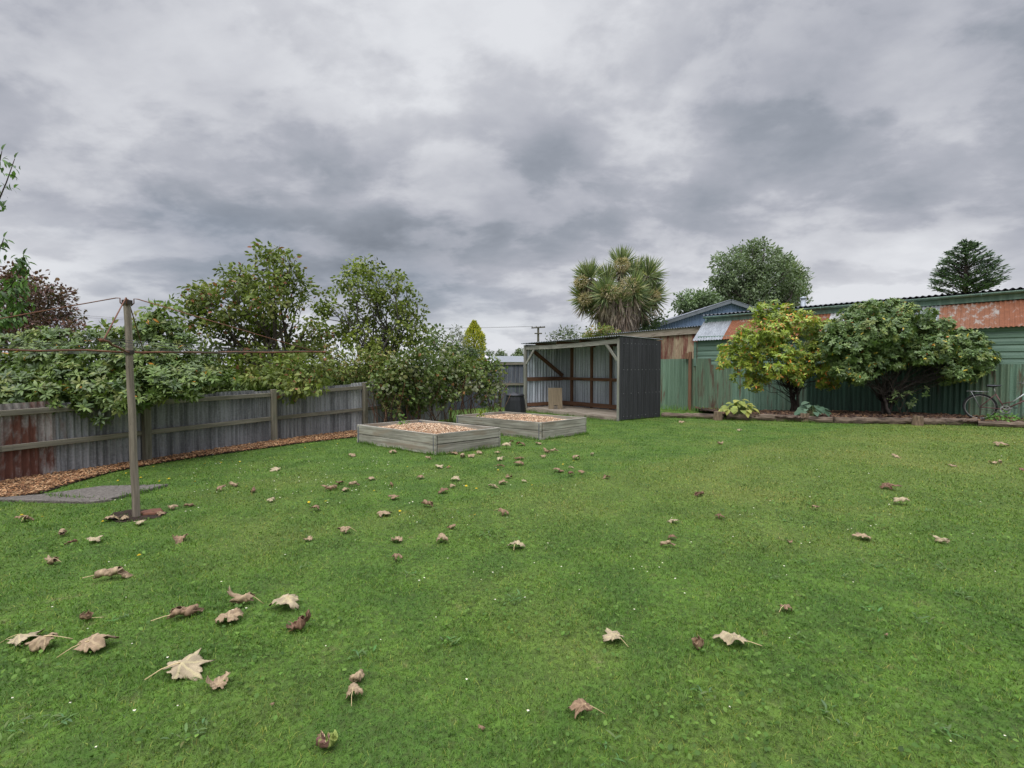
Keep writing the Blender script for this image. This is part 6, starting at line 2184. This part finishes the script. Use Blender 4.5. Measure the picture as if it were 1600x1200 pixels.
lrh = [(1350, 490, 20), (1380, 488, 20), (1410, 492, 20), (1440, 500, 18), (1325, 505, 22), (1360, 515, 28), (1400, 515, 28), (1440, 520, 24), (1470, 520, 18), (1310, 525, 20), (1340, 540, 28), (1380, 545, 30), (1420, 545, 30), (1460, 545, 26), (1495, 540, 20), (1520, 535, 16), (1540, 538, 12), (1315, 555, 22), (1350, 568, 26), (1395, 560, 24), (1440, 558, 24), (1480, 568, 24), (1515, 562, 22), (1540, 560, 14), (1328, 580, 16), (1345, 586, 13), (1300, 540, 14), (1490, 584, 13), (1550, 550, 8), (1525, 578, 14), (1345, 590, 12), (1500, 582, 14)]
lrh += [(1340, 482, 9), (1365, 478, 10), (1395, 477, 10), (1425, 482, 10), (1455, 490, 9), (1480, 505, 9), (1505, 520, 9), (1530, 528, 8), (1556, 545, 7), (1558, 562, 6), (1540, 575, 9), (1515, 590, 8), (1480, 594, 8), (1335, 596, 8), (1310, 580, 10), (1300, 510, 9)]
Rb = V((at(1388, 640, 14.4).x, 14.4, 0.1))
tR = thing("rhododendron", "large rounded dark green rhododendron in front of the rusty lean-to", "shrub", Rb)
blR2 = pblobs(lrh, 14.0, 0.3) + pblobs(lrh[4:], 14.6, 0.25)
woody("stems", Rb, 0.9, blR2, 0.045, tR, (0.055, 0.045, 0.04), stems=5, twigs=1)
GAIN[0] = 1.75
rosettes("foliage", blR2, 0.108, [(4, (0.075, 0.115, 0.036)), (3, (0.105, 0.148, 0.050)), (2, (0.055, 0.088, 0.032)), (1, (0.13, 0.155, 0.045))], tR, 175, 9, 0.37, accent=[(0.010, s2l(204, 180, 70)), (0.004, s2l(206, 130, 60))])
# sucker leaves low on the trunk
blx = pblobs([(1400, 615, 8), (1420, 618, 6), (1440, 612, 8), (1395, 628, 6), (1425, 630, 7)], 14.2, 0.15)
tX = thing("leafy_sucker", "thin leafy shoots growing low under the round rhododendron", "shrub", V((at(1412, 640, 14.2).x, 14.2, 0.1)))
woody("stems", tX.location, 0.35, blx, 0.015, tX, stems=2, twigs=1)
rosettes("foliage", blx, 0.12, [(1, (0.075, 0.12, 0.04)), (1, (0.10, 0.14, 0.05))], tX, 40, 7, 0.4)


def hosta(px, py, Y_, size, pal, label, n=46):
    c = at(px, py, Y_); c.z = 0.1
    rt = thing("hosta", label, "plant", c)
    P, D, N, L = [], [], [], []
    mb = MB()
    for i in range(n):
        a_ = random.uniform(0, 2 * math.pi); r_ = size * random.random() ** 0.6
        z_ = 0.1 + 0.34 * (1 - r_ / size) * random.uniform(0.6, 1.1) + 0.06
        p = c + V((math.cos(a_) * r_ * 0.8, math.sin(a_) * r_ * 0.55, z_))
        mb.tube([c + V((math.cos(a_) * 0.03, math.sin(a_) * 0.03, 0)), p], [0.006, 0.004], 4, (0.12, 0.16, 0.06), cap=False)
        P.append(tuple(p)); D.append((math.cos(a_), math.sin(a_) - 0.3, -0.35 + random.gauss(0, 0.25))); N.append((0.3 * math.cos(a_), -0.35, 1)); L.append(random.uniform(0.17, 0.26))
    mb.build("stalks", M["stem"], rt)
    vs, lp, sz = leaf_arrays(np.array(P), np.array(D), np.array(N), np.array(L), np.array(L) * 0.68, 0.12, 0.25)
    col, _ = pick_palette(pal, n, 0.12)
    cc = np.repeat(col, 6, 0)
    if "variegated" in label:
        e_ = np.tile(np.array([0, 1, 1, 1, 1, 1], bool), n)
        cc[e_] = cc[e_] * np.array([1.75, 1.45, 1.6])
    np_mesh("leaves", vs, lp, sz, M["foliage"], cc, rt)


hosta(1155, 645, 14.3, 0.55, [(2, (0.085, 0.12, 0.025)), (1, (0.12, 0.145, 0.034))], "variegated yellow edged hosta spilling over the log", 70)
hosta(1270, 645, 13.9, 0.42, [(2, (0.045, 0.078, 0.048)), (1, (0.06, 0.095, 0.06))], "blue green broad leaved hosta under the shrubs", 46)
# leafy weeds by the bicycle and along the foot of the green fence
for (bl_, Y_, lab, pal) in (([(1555, 655, 7), (1570, 653, 8), (1585, 655, 7), (1600, 656, 9), (1545, 658, 5)], 12.75, "bright green weeds growing at the bicycle wheel", [(1, (0.075, 0.15, 0.03)), (1, (0.10, 0.18, 0.04))]),):
    bw2 = pblobs(bl_, Y_, 0.1)
    rt = thing("weed_clump", lab, "weeds", V((bw2[0][0].x, Y_, 0.05)))
    crown("leaves", bw2, 0.07, pal, rt, 120, 12, 0.5, clump_r=0.06)
ex, ey = [], []
for a, b_, dn in ((B1N, B1L, 260), (B1N, B1R, 260), (B2N, B2L, 260), (B2N, B2R, 260), (FR, FL, 120), (FR, BR, 160), (SLAB[3], SLAB[0], 150), (SLAB[2], SLAB[3], 150), (SLAB[1], SLAB[2], 120), (LOGS[1], LOGS[2], 200), (LOGS[2], LOGS[3], 200), (LOGS[3], LOGS[4], 200), (LOGS[4], LOGS[5], 200), (LOGS[0], LOGS[1], 200)):
    L_ = (b_ - a).length
    n = int(L_ * dn)
    tt = rng.random(n)
    keep = (np.sin(tt * L_ * 7 + a.x * 9) + rng.normal(0, 0.6, n)) > -0.3
    tt = tt[keep]
    d_ = (b_ - a) / L_
    nr_ = np.array([d_.y, -d_.x]) * (1 if (d_.y * -a.x + -d_.x * -a.y) > 0 else -1)
    ofs = 0.012 + np.abs(rng.normal(0, 0.025, len(tt)))
    ex.append(a.x + d_.x * L_ * tt + nr_[0] * ofs); ey.append(a.y + d_.y * L_ * tt + nr_[1] * ofs)
x = np.concatenate(ex); y = np.concatenate(ey); n = len(x)
P = np.stack([x, y, hgt(x, y)], 1)
D = np.stack([rng.normal(0, 0.5, n), rng.normal(0, 0.5, n), np.ones(n)], 1)
GAIN[0] = 1.5
vs, lp, sz = leaf_arrays(P, D, rng.normal(0, 1, (n, 3)), rng.uniform(0.03, 0.10, n), 0.008, 0.1, 0.2)
col, _ = pick_palette([(1, (0.06, 0.125, 0.018)), (1, (0.085, 0.15, 0.024))], n, 0.2)
o = np_mesh("uncut_grass", vs, lp, sz, M["foliage"], np.repeat(col, 6, 0))
tag(o, "uncut grass against the raised beds, slab, shed and logs", "grass", kind="stuff")
x = rng.uniform(3.6, 7.6, 2600); y = rng.uniform(14.4, 20, 2600)
kx = np.array([(V((a, b_, 0)) - W0).dot(WN) for a, b_ in zip(x, y)])
m_ = (kx < -0.05) & (kx > -0.9) & (x / y < 0.43)
x, y = x[m_], y[m_]
n = len(x)
P = np.stack([x, y, hgt(x, y)], 1)
D = np.stack([rng.normal(0, 0.4, n), rng.normal(0, 0.4, n), np.ones(n)], 1)
vs, lp, sz = leaf_arrays(P, D, rng.normal(0, 1, (n, 3)), rng.uniform(0.1, 0.3, n), 0.018, 0.1, 0.2)
col, _ = pick_palette([(1, (0.075, 0.14, 0.03)), (1, (0.10, 0.17, 0.04))], n, 0.2)
o = np_mesh("long_grass", vs, lp, sz, M["foliage"], np.repeat(col, 6, 0))
tag(o, "longer grass at the foot of the green iron fence", "grass", kind="stuff")
GAIN[0] = 0.6
# fallen leaf litter on the garden soil
x, y = poly_samples(GARDEN, 130)
vs, lp, sz, cc = chip_arrays(x, y, hgt(x, y) + 0.12 + rng.random(len(x)) * 0.02, [(2, s2l(120, 92, 76)), (1, s2l(160, 124, 92)), (2, s2l(90, 68, 58))], 0.05, 0.12, 0.3)
o = np_mesh("leaf_litter", vs, lp, sz, M["dry_leaf"], cc)
tag(o, "brown leaf litter on the garden soil under the shrubs", "leaf litter", kind="stuff")
